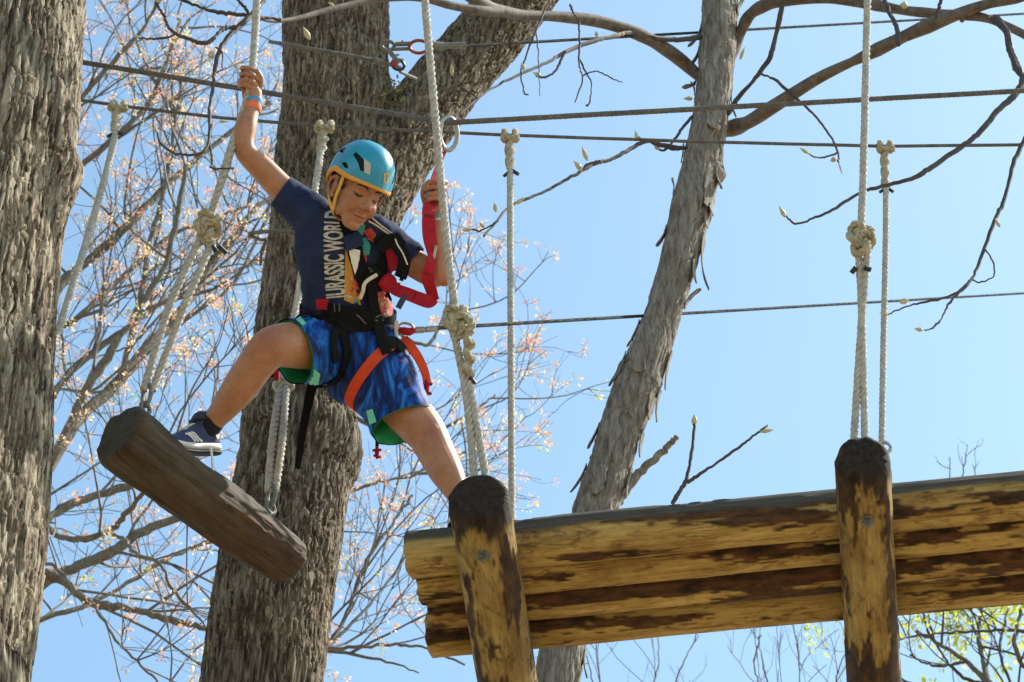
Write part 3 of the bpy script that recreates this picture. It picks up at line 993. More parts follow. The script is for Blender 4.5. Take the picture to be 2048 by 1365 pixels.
# cable sling round the forked trunk
sl = [at_d(540, 84, 10.95), at_d(566, 88, 10.62), at_d(620, 98, 10.52), at_d(680, 108, 10.50), at_d(735, 119, 10.53), at_d(775, 128, 10.60), at_d(800, 136, 10.66)]
sling = tag(mk('trunk_sling', tube(spline(sl, 6), 0.0075, 8), M['cable']), 'grey cable sling round the forked trunk below the topmost cable', 'cable sling')
sl2 = [at_d(505, 474, 10.62), at_d(500, 468, 10.58), at_d(515, 465, 10.55), at_d(545, 463, 10.48), at_d(575, 463, 10.46), at_d(600, 470, 10.46)]
s2 = mk('trunk_sling', merge(tube(spline(sl2, 6), 0.008, 8), tube(spline([at_d(500, 470, 10.6), at_d(520, 480, 10.55), at_d(532, 480, 10.52), at_d(524, 500, 10.55), at_d(521, 530, 10.6)], 6), 0.006, 8)), M['cable'])
tag(s2, 'grey cable loop round the forked trunk beside the shirt sleeve', 'cable sling')

# ferrules, links and shackles at the fork
hw = thing('fork_anchor', at_d(790, 110, 10.6), 'cluster of metal links, carabiners and sleeves hooked at the tree fork', 'anchor hardware')
vx, vz = AR, AU
mk('shackle', torus(at_d(776, 92, 10.62), vx, vz, 0.024, 0.0075, 22, 8, Rb=0.017), M['bolt'], hw)
mk('turnbuckle', merge(tube([at_d(790, 89, 10.6), at_d(822, 88, 10.6)], 0.009, 8), tube([at_d(785, 99, 10.59), at_d(818, 98, 10.59)], 0.007, 8)), M['bolt'], hw)
mk('carabiner', torus(at_d(838, 94, 10.58), vx, vz, 0.036, 0.0065, 26, 8, Rb=0.024), M['rust'], hw)
mk('sleeve', merge(tube([at_d(858, 90, 10.57), at_d(886, 94, 10.6)], 0.017, 10), tube([at_d(884, 92, 10.6), at_d(932, 91, 10.64)], 0.0125, 10)), M['bolt'], hw)
mk('lever', box((at_d(775, 100, 10.58) + at_d(797, 124, 10.55)) / 2, (at_d(797, 126, 10.55) - at_d(773, 96, 10.58)) / 2, unit(np.cross(AF, at_d(797, 126, 10.55) - at_d(773, 96, 10.58))) * .009, AF * .006), M['bolt'], hw)
mk('carabiner', torus(at_d(796, 130, 10.56), unit(vx - .4 * vz), unit(vz + .4 * vx), 0.024, 0.006, 24, 8, Rb=0.018), simple('dark_steel', (.05, .05, .055), None, rough=.4, metal=.7), hw)
mk('swivel', ellipsoid(at_d(788, 128, 10.55), [AR * .016, AU * .012, AF * .01]), M['rust'], hw)
mk('ferrule', tube([at_d(748, 121, 10.52), at_d(764, 125, 10.53)], 0.014, 10), M['bolt'], hw)
mk('link', tube([at_d(800, 144, 10.58), at_d(832, 158, 10.66)], 0.006, 8), M['bolt'], hw)

# ------------------------------------------------------------------ ropes
def knot_cluster(c, d, s, r):
    """a bulky stopper knot: two interlocked coils; c centre, d rope direction"""
    d = unit(d)
    e1 = unit(np.cross(d, AF)); e2 = np.cross(d, e1)
    g1 = trefoil(c + d * s * .55, e1, d, e2, s * .95, r, 0.7)
    g2 = trefoil(c - d * s * .45, -e1, d, e2, s * 1.15, r * 1.05, 0.75)
    return merge(g1, g2)

def hitch(c, down, r, L, name_parent, mat=None):
    """two bights over the cable, then the doubled tail twisted round the rope"""
    mat = mat or M['rope_old']
    e1 = AR
    up = -unit(down)
    loops = []
    for sgn in (-1, 1):
        cc = c + e1 * sgn * r * 1.55
        a = np.linspace(0, 2 * np.pi, 40)
        Pp = cc + np.outer(np.cos(a) * r * 1.7, AF) + np.outer(np.sin(a) * r * 1.75, up) + np.outer(a * 0 , e1)
        loops.append(rope_geo(Pp, r * 1.02))
    a = np.linspace(0, 1, 20)
    front = c - AF * r * 2.2 + np.outer((a - .5) * 5.2 * r, e1) - up * r * 1.0
    loops.append(rope_geo(front, r * 1.05))
    # tail wrapped round the standing part
    t = np.linspace(0, 1, 80)
    rad = r * 0.95 * (1 - .2 * t)
    E1 = unit(np.cross(down, AF)); E2 = np.cross(unit(down), E1)
    tails = []
    for ph in (0, np.pi):
        an = t * 2 * np.pi * (L / (r * 9)) + ph
        Q = c + np.outer(t * L + r * 1.2, unit(down)) + rad[:, None] * (np.cos(an)[:, None] * E1 + np.sin(an)[:, None] * E2)
        tails.append(tube(Q, r * .85 * (1 - .18 * t), 7))
    o = mk('hitch_knot', merge(*loops, *tails), mat, name_parent)
    end = c + unit(down) * (L + r * 1.2)
    s1 = tube([end + E1 * r * .6, end + E1 * r * 2.4 + unit(down) * r * 1.6], r * .55, 8)
    s2 = tube([end - E1 * r * .6 + unit(down) * r, end - E1 * r * 1.8 + unit(down) * r * 2.2], r * .5, 8)
    mk('taped_end', merge(s1, s2), M['tape'], name_parent)
    return end

def hung_rope(label, top, pts, r, tailL):
    """far rope knotted on the thin cable"""
    t = thing('hanging_rope', pts[-1], label, 'rope', 'ropes of the course')
    d = unit(np.asarray(pts[0]) - top)
    hitch(top, d, r, tailL, t)
    P = spline(np.array([top + d * .02] + list(pts)), 6)
    mk('line', rope_geo(P, r), M['rope'], t)
    return t

# far ropes on the thin cable
yy = lambda i: Y2 + 0.02 * i
top = at_y(650, 254, yy(3))
botf = bolts['far']
t2 = hung_rope('white rope passing behind the head and back of the climber to the step log', top, [at_y(630, 380, 7.29), at_y(592, 620, 7.26), at_y(567, 745, 7.2)], 0.0140, 0.17)
# the lower end doubles back through the link
lowk = at_y(567, 770, 7.19)
mk('splice', knot_cluster(lowk, AU, 0.026, 0.011), M['rope'], t2)
for k, off in ((0, -0.017), (1, 0.017)):
    mk('line', rope_geo(spline([lowk + AR * off * .5, (lowk + botf) / 2 + AR * off * 1.0, botf + AR * off * .7], 8), 0.0135), M['rope'], t2)
t4 = hung_rope('straight white rope behind the left end of the log platform', at_y(1020, 272, yy(4)), [at_y(1021, 500, 7.42), at_y(1024, 1000, 7.50), at_y(1026, 1230, 7.55)], 0.0130, 0.16)
t6 = hung_rope('thin straight white rope right of the knotted pair over the right cross pole', at_y(1770, 294, yy(6)), [at_y(1772, 450, 7.45), at_y(1767, 700, 7.5), at_y(1762, 1000, 7.55), at_y(1762, 1150, 7.58)], 0.0122, 0.19)
t7 = hung_rope('slanting white rope that meets the left trunk below the thin cable', at_y(238, 213, yy(1)), [at_y(222, 310, 7.25), at_y(165, 510, 7.1), at_y(108, 690, 6.95), at_y(60, 850, 6.8)], 0.0138, 0.17)

def near_rope(label, knot, legs, top_pts, r, low_a, low_b, kn=0.034, tail=None):
    t = thing('hanging_rope', low_a, label, 'rope', 'ropes of the course')
    d = unit(np.asarray(top_pts[0]) - knot)
    mk('line', rope_geo(spline([knot] + list(top_pts), 8), r), M['rope'], t)
    mk('knot', knot_cluster(knot, d, kn, r * .98), M['rope_old'], t)
    for a, b, mid in legs:
        mk('line', rope_geo(spline([a, mid, b], 8), r * .95), M['rope'], t)
    return t

# near rope in the raised hand, down to the step log
HR = B(503, 160, -0.03)                # where the right hand grips
kn = at_d(416, 452, 9.10)
bn = bolts['near']
bnl, bnr = bn + AR * -.012, bn + AR * .016
t1 = near_rope('white rope gripped by the raised hand and knotted above the step log', kn,
    [(kn + AR * -.02 - AU * .03, bnl, (kn + bn) / 2 + AR * -.028), (kn + AR * .015 - AU * .05, bnr, (kn + bn) / 2 + AR * .02)],
    [at_d(455, 320, 9.18), at_d(490, 215, 9.29), HR, at_d(511, 60, 9.47), at_d(516, -60, 9.60), at_d(521, -260, 9.85)], 0.0140, bn, bn)
E1 = unit(np.array([.35, 0, 0]) * 1); tk = at_d(425, 492, 9.08)
mk('taped_end', merge(tube([tk, tk + (AR * .6 - AU) * .02], .008, 8), tube([tk + AR * .02, tk + AR * .045 - AU * .025], .008, 8)), M['tape'], t1)

# near rope of the left cross pole
a3, b3, zb3, r3 = beams[0]
low3 = a3 + unit(b3 - a3) * 0.10 + np.array([0, 0, r3 + .01])
ylow = low3[1]
k3 = at_y(914, 641, ylow - .16)
t3 = near_rope('white rope with a bulky knot near the elbow, tied to the left cross pole', k3,
    [(k3 - AU * .03 + AR * -.01, low3 + AR * -.02, at_y(934, 800, ylow - .08)), (k3 - AU * .02 + AR * .03, low3 + AR * .02, at_y(942, 780, ylow - .09))],
    [at_y(893, 480, ylow - .26), at_y(872, 250, ylow - .40), at_y(850, 0, ylow - .52), at_y(835, -220, ylow - .62)], 0.0138, low3, low3)
tt = np.linspace(0, 1, 70); q0, q1 = at_y(938, 660, ylow - .17), at_y(937, 755, ylow - .11)
an = tt * 2 * np.pi * 3.2
Q = q0 + np.outer(tt, q1 - q0) + 0.010 * (np.cos(an)[:, None] * AR + np.sin(an)[:, None] * AF)
mk('twisted_tail', merge(rope_geo(Q, 0.0115), rope_geo(spline([k3 + AR * .02 + AU * .02, q0 + AU * .02 + AR * .01, q0], 6), .0125)), M['rope_old'], t3)
mk('taped_end', tube([q1 + AR * .004, q1 + AR * .02 - AU * .022], .0085, 8), M['tape'], t3)
mk('eye_bolt', merge(torus(low3 + np.array([0, 0, .005]), AR, np.array([0, 0, 1.0]), .022, .007, 20, 8), tube([low3 - np.array([0, 0, .06]), low3 - np.array([0, 0, .012])], .008, 8)), M['steel'], plat)

# near rope of the right cross pole
a5, b5, zb5, r5 = beams[1]
low5 = a5 + unit(b5 - a5) * 0.08 + np.array([0, 0, r5 + .01])
y5 = low5[1]
k5 = at_y(1722, 476, y5 - .20)
t5 = near_rope('white rope with a looped knot over the right cross pole', k5,
    [(k5 - AU * .03 + AR * -.008, low5 + AR * .012, at_y(1724, 640, y5 - .1)), (k5 - AU * .02 + AR * .022, low5 + AR * -.024, at_y(1722, 660, y5 - .09))],
    [at_y(1728, 300, y5 - .26), at_y(1735, 0, y5 - .36), at_y(1739, -220, y5 - .45)], 0.0128, low5, low5, kn=.036)
tp = at_y(1712, 535, y5 - .17)
mk('taped_end', merge(tube([tp, tp + (-AR * .8 - AU) * .018], .008, 8), tube([tp + AR * .025, tp + AR * .047 - AU * .008], .008, 8)), M['tape'], t5)
mk('eye_bolt', torus(low5 + np.array([0, 0, .005]) + AR * .07, AR, np.array([0, 0, 1.0]), .02, .006, 20, 8), M['steel'], plat)
# ------------------------------------------------------------------ shaggy tree with the peeling bark
YS = 8.15
rowsS = [(1085, 1480, 43.2), (1118, 1340, 43.2), (1152, 1150, 45.1), (1192, 1020, 44.2), (1236, 880, 43.2), (1270, 785, 47.9), (1302, 700, 41.4), (1335, 600, 35.7), (1360, 510, 35.7), (1386, 400, 39.5), (1416, 260, 35.7), (1432, 130, 34.8), (1441, 0, 34.8), (1447, -120, 33.8)]
P, R = trunk_path(rowsS, YS, up=3.0, lean_base=-0.3)
tS = thing('shaggy_bark_tree', (P[0][0], YS, 0), 'slender leaning tree with pale grey peeling bark right of the climber', 'tree')
zlo, zhi = at_y(0, 1400, YS)[2], at_y(0, -40, YS)[2]
sg = trunk_geo(P, R, 'shag', 71, zlo, zhi, 0.006, 0.0035, lumps=[(at_y(1440, 350, YS), 0.03, 0.03), (at_y(1385, 420, YS), 0.05, 0.012)])
mk_bark('trunk', sg, M['bark_shag'], tS)
PS, RS = P, R

def limb_pts(pts, Y0, Y1):
    n = len(pts)
    return [at_y(a, b, Y0 + (Y1 - Y0) * i / max(1, n - 1)) for i, (a, b) in enumerate(pts)]

def limb(parent, pts, Y0, Y1, w0, w1, mat, name='limb', n=10, jit=0.0, knob=0, seed=0, flare=0.0):
    """a tapering branch; w in photo pixels at its distance"""
    W = np.array(limb_pts(pts, Y0, Y1))
    if flare:                                   # leaves the trunk sideways before it turns
        k_ = np.clip((np.arange(len(pts)) - 2) / (len(pts) - 3), 0, 1)
        W = np.array([at_y(a, b, Y0 + .03 + (Y1 - Y0) * q) for (a, b), q in zip(pts, k_)])
    C = spline(W, 7)
    m = len(C)
    d = np.array([dist(c) for c in C])
    r = np.linspace(w0, w1, m) / 2 * d / FPX
    rr = np.random.default_rng(seed + 5)
    r = r * (1 + 0.13 * np.interp(np.arange(m), np.arange(0, m + 4, 4), rr.normal(0, 1, len(np.arange(0, m + 4, 4)))))
    if flare:
        r = r * (1 + flare * np.exp(-np.arange(m) / 6.0))
    if jit:
        C = C + rr.normal(0, jit, C.shape) * (np.linspace(0, 1, m)[:, None] > .02)
    g = [tube(C, r, n)]
    for k in range(knob):
        i = rr.integers(2, m - 2)
        dv = unit(rr.normal(0, 1, 3))
        g.append(round_tube([C[i], C[i] + dv * r[i] * 1.5], [r[i] * .75, r[i] * .45], 8))
    gm = merge(*g)
    return mk(name, gm, mat, parent, attrs={'plate': np.full(len(gm[0]), .55)}), C, r

def bud(parent, px, py, Y, ang, L=26, w=10):
    """pale pointed leaf bud; ang in degrees from image right, counter-clockwise"""
    c = at_y(px, py, Y)
    a = math.radians(ang)
    d = unit(AR * math.cos(a) + AU * math.sin(a) + AF * rng.normal(0, .3))
    k = dist(c) / FPX
    t = np.array([0, .15, .35, .6, .82, 1.0])
    P = c + np.outer(t * L * k, d)
    r = np.array([.25, .7, 1, .8, .4, .05]) * w / 2 * k
    return mk('bud', tube(P, r, 7), M['bud'], parent)

LB, TW = M['limb_brown'], M['twig']
# limb to the left over the fork
limb(tS, [(1428, 200), (1408, 165), (1370, 128), (1330, 98), (1280, 70), (1200, 44), (1120, 34), (1040, 30), (985, 16), (940, -8), (890, -45)], YS, YS - 1.15, 24, 23, LB, knob=2, seed=1, flare=.7)
limb(tS, [(1000, 24), (960, 22), (905, 12), (850, -2), (800, -6), (720, 6), (650, 22), (590, 38), (545, 42), (515, 35)], YS - 1.0, YS - 1.75, 22, 7, LB, knob=1, seed=2)
# limbs to the right
limb(tS, [(1432, 165), (1452, 128), (1474, 85), (1494, 38), (1520, 16), (1560, 2), (1640, -4), (1720, 4), (1800, 20), (1880, 28), (1960, 34), (2030, 60), (2120, 110)], YS, YS - .8, 28, 17, LB, knob=1, seed=3, flare=.7)
limb(tS, [(1414, 278), (1440, 264), (1470, 255), (1500, 243), (1560, 205), (1640, 155), (1730, 112), (1820, 68), (1900, 35), (1970, 10), (2060, -12), (2200, -60)], YS, YS - .9, 31, 20, LB, knob=3, seed=4, flare=.7)
# dead snag
limb(tS, [(1215, 1035), (1240, 995), (1275, 952), (1310, 918), (1340, 888), (1356, 874)], YS, YS - .1, 24, 8, M['bark_shag'], jit=.003, knob=2, seed=5, flare=.7)
# thinner shoots
SH = [
 ([(1455, 228), (1480, 192), (1510, 158), (1538, 118), (1552, 70), (1562, 25), (1572, -20)], -.02, -.3, 11, 8),
 ([(1524, 149), (1550, 160), (1590, 195), (1630, 232), (1662, 275), (1676, 305), (1677, 325)], -.2, -.4, 7, 4),
 ([(1675, 306), (1650, 315), (1630, 315), (1615, 306)], -.4, -.45, 4, 3),
 ([(1764, -20), (1776, 20), (1792, 52), (1797, 90)], -.5, -.55, 9, 10),
 ([(1872, 40), (1880, 10), (1890, -20)], -.7, -.75, 9, 7),
 ([(1990, 38), (2012, 62), (2022, 105), (2036, 140), (2046, 158), (2030, 190), (1995, 222), (1960, 265), (1925, 292), (1870, 330), (1830, 355), (1770, 372), (1720, 386), (1665, 420), (1620, 440), (1590, 448), (1572, 432)], -.8, -1.1, 17, 4),
 ([(2060, 260), (2030, 320), (2010, 395), (1990, 440), (1968, 498), (1950, 545), (1930, 575), (1890, 596), (1840, 606), (1800, 618), (1776, 630)], -.9, -1.15, 10, 3),
 ([(1945, 558), (1915, 588), (1895, 612), (1882, 640), (1862, 658), (1848, 661)], -1.0, -1.1, 6, 3),
 ([(1968, 498), (1984, 520), (1988, 552), (1960, 565), (1945, 560)], -1.0, -1.05, 4, 3),
 ([(1395, 297), (1350, 296), (1320, 290), (1292, 283), (1262, 298), (1225, 318), (1190, 328), (1150, 350), (1100, 378), (1060, 395), (1030, 408), (1008, 425), (990, 448), (968, 472)], -.02, -.7, 10, 5),
 ([(1292, 284), (1280, 278), (1272, 270)], -.3, -.32, 5, 3),
 ([(1200, 322), (1185, 326), (1172, 330), (1166, 340)], -.4, -.42, 6, 4),
 ([(990, 448), (975, 455), (960, 462), (940, 458)], -.68, -.7, 4, 3),
 ([(1400, 74), (1360, 80), (1310, 76), (1262, 66), (1230, 72), (1190, 82), (1140, 100), (1100, 122), (1050, 145), (1000, 168), (955, 198), (905, 240)], -.05, -1.0, 11, 5),
 ([(1130, 104), (1118, 130), (1108, 145), (1090, 155), (1072, 152)], -.6, -.62, 6, 4),
 ([(955, 198), (940, 186), (915, 172), (905, 150)], -.98, -1.0, 4, 3),
 ([(1392, 225), (1370, 250), (1350, 278), (1330, 300), (1318, 300)], -.02, -.1, 7, 4),
 ([(1158, 45), (1159, 90), (1158, 130), (1165, 160), (1150, 205)], -.7, -.72, 5, 3),
 ([(1160, 120), (1172, 145), (1183, 170), (1178, 208), (1172, 212)], -.7, -.72, 4, 3),
 ([(1165, 152), (1190, 143), (1215, 152), (1230, 160), (1245, 165)], -.7, -.72, 3, 2),
 ([(1090, 20), (1075, 55), (1060, 90), (1048, 125), (1042, 145), (1048, 185), (1057, 190)], -.85, -.9, 5, 3),
 ([(1072, 60), (1076, 100), (1078, 150), (1080, 192)], -.85, -.9, 3, 2),
 ([(1140, 10), (1146, 25), (1156, 40)], -.7, -.7, 5, 4),
 ([(1345, 1008), (1358, 985), (1372, 962), (1380, 925), (1386, 885), (1388, 848)], -.15, -.2, 9, 6),
 ([(1374, 966), (1400, 948), (1440, 922), (1480, 893), (1510, 870), (1532, 854)], -.2, -.3, 7, 5),
 # hanging over the left part of the picture
 ([(545, -20), (520, 10), (498, 35), (468, 62), (445, 90), (432, 125), (426, 170), (420, 220), (418, 270), (424, 320), (423, 335), (440, 338), (468, 336)], -1.75, -2.0, 12, 4),
 ([(500, 33), (468, 28), (430, 24), (398, 14), (370, 2), (340, -8)], -1.78, -1.9, 9, 6),
 ([(500, 32), (490, 15), (475, 0), (470, -12)], -1.78, -1.8, 7, 5),
 ([(470, 54), (450, 56), (436, 68), (424, 80), (410, 86), (392, 84), (372, 76), (352, 68), (336, 52), (328, 32), (316, 14), (312, 2)], -1.82, -2.0, 9, 6),
 ([(354, 68), (330, 76), (300, 78), (278, 76)], -1.9, -1.95, 5, 4),
 ([(560, 40), (530, 36), (505, 33)], -1.7, -1.78, 8, 7),
 ([(424, 250), (410, 300), (380, 310), (345, 305), (320, 285), (314, 265)], -1.95, -2.0, 6, 4),
 ([(432, 96), (440, 102), (446, 110), (444, 135)], -1.85, -1.9, 4, 3),
]
for i, (pts, ya, yb, w0, w1) in enumerate(SH):
    limb(tS, pts, YS + ya, YS + yb, w0, w1, TW if w0 < 20 else LB, name='shoot', n=7, jit=.0012, seed=20 + i)
for (px, py, dy, ang, L, w) in ((1571, 435, -1.1, 120, 26, 10), (1618, 308, -.45, 145, 24, 8), (1672, 318, -.4, 200, 14, 12), (1677, 325, -.4, -70, 30, 4), (1846, 661, -1.1, 170, 18, 9),
     (1776, 630, -1.15, 165, 18, 8), (1800, 606, -1.1, 20, 22, 13), (2000, 455, -1.0, 120, 22, 8), (1175, 322, -.42, 112, 32, 10), (1165, 343, -.42, 130, 28, 12), (1275, 280, -.32, 105, 20, 8),
     (992, 425, -.62, 100, 20, 9), (1030, 408, -.6, 30, 26, 8), (942, 460, -.7, 180, 24, 8), (968, 456, -.68, 130, 14, 8), (1082, 152, -.62, 160, 18, 10), (1194, 74, -.55, 100, 12, 8),
     (1048, 140, -.9, 110, 16, 10), (1388, 850, -.2, 85, 22, 13), (1520, 864, -.3, 8, 28, 9), (1532, 856, -.3, 60, 8, 7), (905, 152, -1.0, 95, 28, 9), (620, 80, -1.75, 118, 30, 12), (668, 12, -1.7, 150, 14, 7),
     (1815, 12, -.55, 170, 16, 16), (1385, 198, .0, 180, 20, 9), (1480, 120, -.05, 70, 28, 8), (316, 6, -2.0, 95, 18, 12), (280, 76, -1.95, 160, 18, 7), (314, 266, -2.0, 110, 18, 7), (437, 244, -1.95, 0, 22, 6),
     (428, 110, -1.85, 190, 14, 18), (1318, 300, -.1, 140, 14, 9), (1245, 72, -.9, 80, 10, 7)):
    bud(tS, px, py, YS + dy, ang, L, w)

# loose plates of bark standing off the trunk
def flake(px, py, L, w, ang, out, side, seed):
    """strip of bark: attached at its upper end, lower end bent outward"""
    r = np.random.default_rng(seed)
    zc = at_y(px, py, YS)[2]
    i = int(np.argmin(np.abs(PS[:, 2] - zc)))
    c, rad = np.array([np.interp(zc, PS[:, 2], PS[:, k]) for k in range(3)]), np.interp(zc, PS[:, 2], RS)
    tang = unit(PS[min(i + 1, len(PS) - 1)] - PS[i - 1])
    a = math.radians(ang)                      # 0 = image right, 90 = towards viewer, 180 = image left
    e = unit(AR * math.cos(a) + np.array([0, -1.0, 0]) * math.sin(a))
    e = unit(e - tang * (e @ tang))
    sd = np.cross(tang, e)
    k = dist(c) / FPX
    Lm, wm = L * k / .74, w * k
    t = np.linspace(0, 1, 9)
    dirn = -1 if side == 'down' else 1
    P = c + e * (rad + .004) + np.outer(dirn * t * Lm, tang) + np.outer(out * k * t ** 2.2, e) + np.outer(.15 * wm * np.sin(t * 3 + seed), sd)
    ww = wm * np.clip(1.0 - 0.25 * t + .18 * r.normal(0, 1, 9), .3, 1.3) * np.where(t > .93, .45, 1)
    return mk('bark_flake', ribbon(P, ww, .005, e), M['bark_shag'], tS, sharp=30, attrs={'plate': np.full(36, r.random())})
FL = [(1398, 60, 40, 16, 178, 22, 'down'), (1400, 95, 36, 12, 185, 14, 'down'), (1395, 190, 24, 10, 180, 10, 'up'), (1388, 165, 20, 12, 178, 26, 'down'), (1360, 330, 34, 14, 175, 4, 'up'),
      (1352, 395, 34, 12, 182, 10, 'up'), (1340, 470, 30, 26, 178, 12, 'down'), (1268, 655, 50, 16, 176, 8, 'down'), (1240, 725, 66, 24, 170, 8, 'down'), (1222, 745, 48, 22, 150, 6, 'down'),
      (1200, 860, 50, 16, 178, 6, 'down'), (1185, 940, 56, 10, 180, 14, 'down'), (1405, 470, 110, 24, 8, 34, 'down'), (1400, 610, 40, 16, 4, 22, 'up'), (1372, 520, 54, 18, 20, 14, 'down'),
      (1345, 700, 70, 18, 5, 10, 'down'), (1325, 775, 60, 16, 8, 14, 'down'), (1300, 800, 46, 22, 30, 8, 'down'), (1285, 860, 50, 18, 12, 10, 'down'), (1262, 930, 60, 16, 8, 8, 'down'),
      (1470, 30, 40, 14, 10, 20, 'up'), (1465, 75, 34, 12, 0, 10, 'up'), (1458, 185, 50, 12, 5, 14, 'down'), (1450, 300, 44, 18, 10, 10, 'down'), (1440, 345, 40, 24, 20, 16, 'down'),
      (1425, 400, 46, 22, 25, 14, 'down'), (1418, 430, 40, 18, 30, 10, 'down'), (1380, 330, 70, 30, 110, 6, 'down'), (1405, 210, 80, 28, 75, 5, 'down'), (1360, 480, 80, 30, 90, 6, 'down'), (1330, 560, 80, 30, 70, 5, 'down'),
      (1310, 640, 70, 26, 120, 5, 'down'), (1280, 720, 60, 34, 95, 7, 'down'), (1262, 765, 50, 30, 60, 7, 'down'), (1240, 840, 70, 32, 110, 6, 'down'), (1225, 900, 70, 26, 70, 6, 'down'), (1200, 960, 60, 30, 100, 6, 'down'),
      (1430, 110, 70, 26, 100, 5, 'down'), (1435, 40, 60, 26, 60, 6, 'down'), (1410, 280, 60, 26, 130, 5, 'down'), (1395, 375, 60, 28, 50, 7, 'down'), (1150, 1300, 50, 18, 10, 14, 'down'), (1125, 1310, 60, 24, 80, 5, 'down')]
FL = [q for i, q in enumerate(FL) if not (40 < q[4] < 140) or i % 4 == 0]
for i, (px, py, L, w, ang, out, sd) in enumerate(FL):
    flake(px, py, L, w, ang, out, sd, 900 + i)

# ------------------------------------------------------------------ branching trees behind
class Twigs:
    """gathers thin twigs and tips of one tree"""
    def __init__(self, seed):
        self.g, self.tips, self.r = [], [], np.random.default_rng(seed)
    def grow(self, C, rad, level, spread=.9, up=.35, n=None, lens=(1.3, .55, .22), start=.1):
        r = self.r
        Ls = np.linalg.norm(np.diff(C, axis=0), axis=1).sum()
        n = n if n is not None else max(1, int(Ls * (3.2, 5.2, 8)[level]))
        for _ in range(n):
            t = start + (1 - start) * r.random() ** .8
            i = min(int(t * (len(C) - 1)), len(C) - 2)
            p = C[i] + (C[i + 1] - C[i]) * r.random()
            tan = unit(C[i + 1] - C[i])
            d = unit(tan * .75 + r.normal(0, spread, 3) * .62 + np.array([0, 0, up]))
            L = lens[level] * (.45 + .9 * r.random()) * (1.15 - .5 * t)
            m = (8, 6, 5)[level]
            Q = [p]
            bend = r.normal(0, .11, 3)
            for k in range(m):
                d = unit(d + bend * .5 + r.normal(0, .10, 3) + np.array([0, 0, up * .22]))
                Q.append(Q[-1] + d * L / m)
            Q = np.array(Q)
            r0 = min(rad * .55, (.0100, .0040, .0023)[level])
            r1 = (.0028, .0017, .0012)[level]
            self.g.append(tube(Q, np.linspace(r0, r1, len(Q)), (5, 4, 3)[level], caps=False))
            if level < 2:
                self.grow(Q, r0, level + 1, spread, up, lens=lens, start=.2)
            self.tips.append((Q[-1], d))
            if level and r.random() < .5:
                j = r.integers(2, len(Q))
                self.tips.append((Q[j], d))

def clusters(tips, frac, size, nleaf, r, droop=0.0, length=1.0):
    """little petal and leaf faces gathered at the tips"""
    V, tone = [], []
    for p, d in tips:
        if r.random() > frac: continue
        tn = np.clip(r.normal(.55, .22), 0, .9)
        if r.random() < .06: tn = 1.0
        s0 = size * (.6 + .8 * r.random())
        for k in range(r.integers(nleaf - 3, nleaf + 4)):
            dv = unit(r.normal(0, 1, 3) + d * .8 + np.array([0, 0, -droop]))
            q = p + dv * s0 * (.15 + .5 * r.random())
            sd = unit(np.cross(dv, r.normal(0, 1, 3)))
            nn = np.cross(dv, sd)
            l, w = s0 * (.28 + .28 * r.random()) * length, s0 * (.08 + .09 * r.random())
            V.append([q, q + dv * l * .5 + sd * w + nn * w * .3, q + dv * l, q + dv * l * .5 - sd * w + nn * w * .3])
            tone.append(np.clip(tn + r.normal(0, .12), 0, 1))
    V = np.array(V).reshape(-1, 3)
    F = np.arange(len(V)).reshape(-1, 4)
    return (V, F), np.repeat(tone, 4)

def back_tree(name, label, limbs, base, seed, bark, tw_mat, up=.35, n0=None, lens=(1.3, .55, .22), trunk_r=.22, leaf=None, trunk_top=None, group='trees behind the ropes course'):
    t = thing(name, base, label, 'tree', group)
    tb = np.asarray(base, float)
    top = np.asarray(trunk_top, float)
    k = np.linspace(0, 1, 26)
    Pt = tb + np.outer(k, top - tb) + np.outer(np.sin(k * 5) * .05, [1, .4, 0])
    mk('trunk', tube(Pt, np.linspace(trunk_r * 1.2, trunk_r * .28, 26), 16), bark, t, attrs={'plate': np.full(28 * 16, .5)})
    tw = Twigs(seed)
    for i, (pts, Ya, Yb, w0, w1) in enumerate(limbs):
        o, C, r = limb(t, pts, Ya, Yb, w0, w1, bark if w0 > 9 else tw_mat, n=9, jit=.004, seed=seed + i)
        tw.grow(C, r[len(r) // 2], 0, up=up, n=n0, lens=lens)
    mk('twigs', merge(*tw.g), tw_mat, t, kind='stuff', sharp=None)
    if leaf:
        nm, mat, frac, size, nl, droop, ln = leaf
        (V, F), tone = clusters(tw.tips, frac, size, nl, tw.r, droop, ln)
        mk(nm, (V, F), mat, t, attrs={'tone': tone}, kind='stuff', smooth=False)
    return t, tw

YM = 13.0
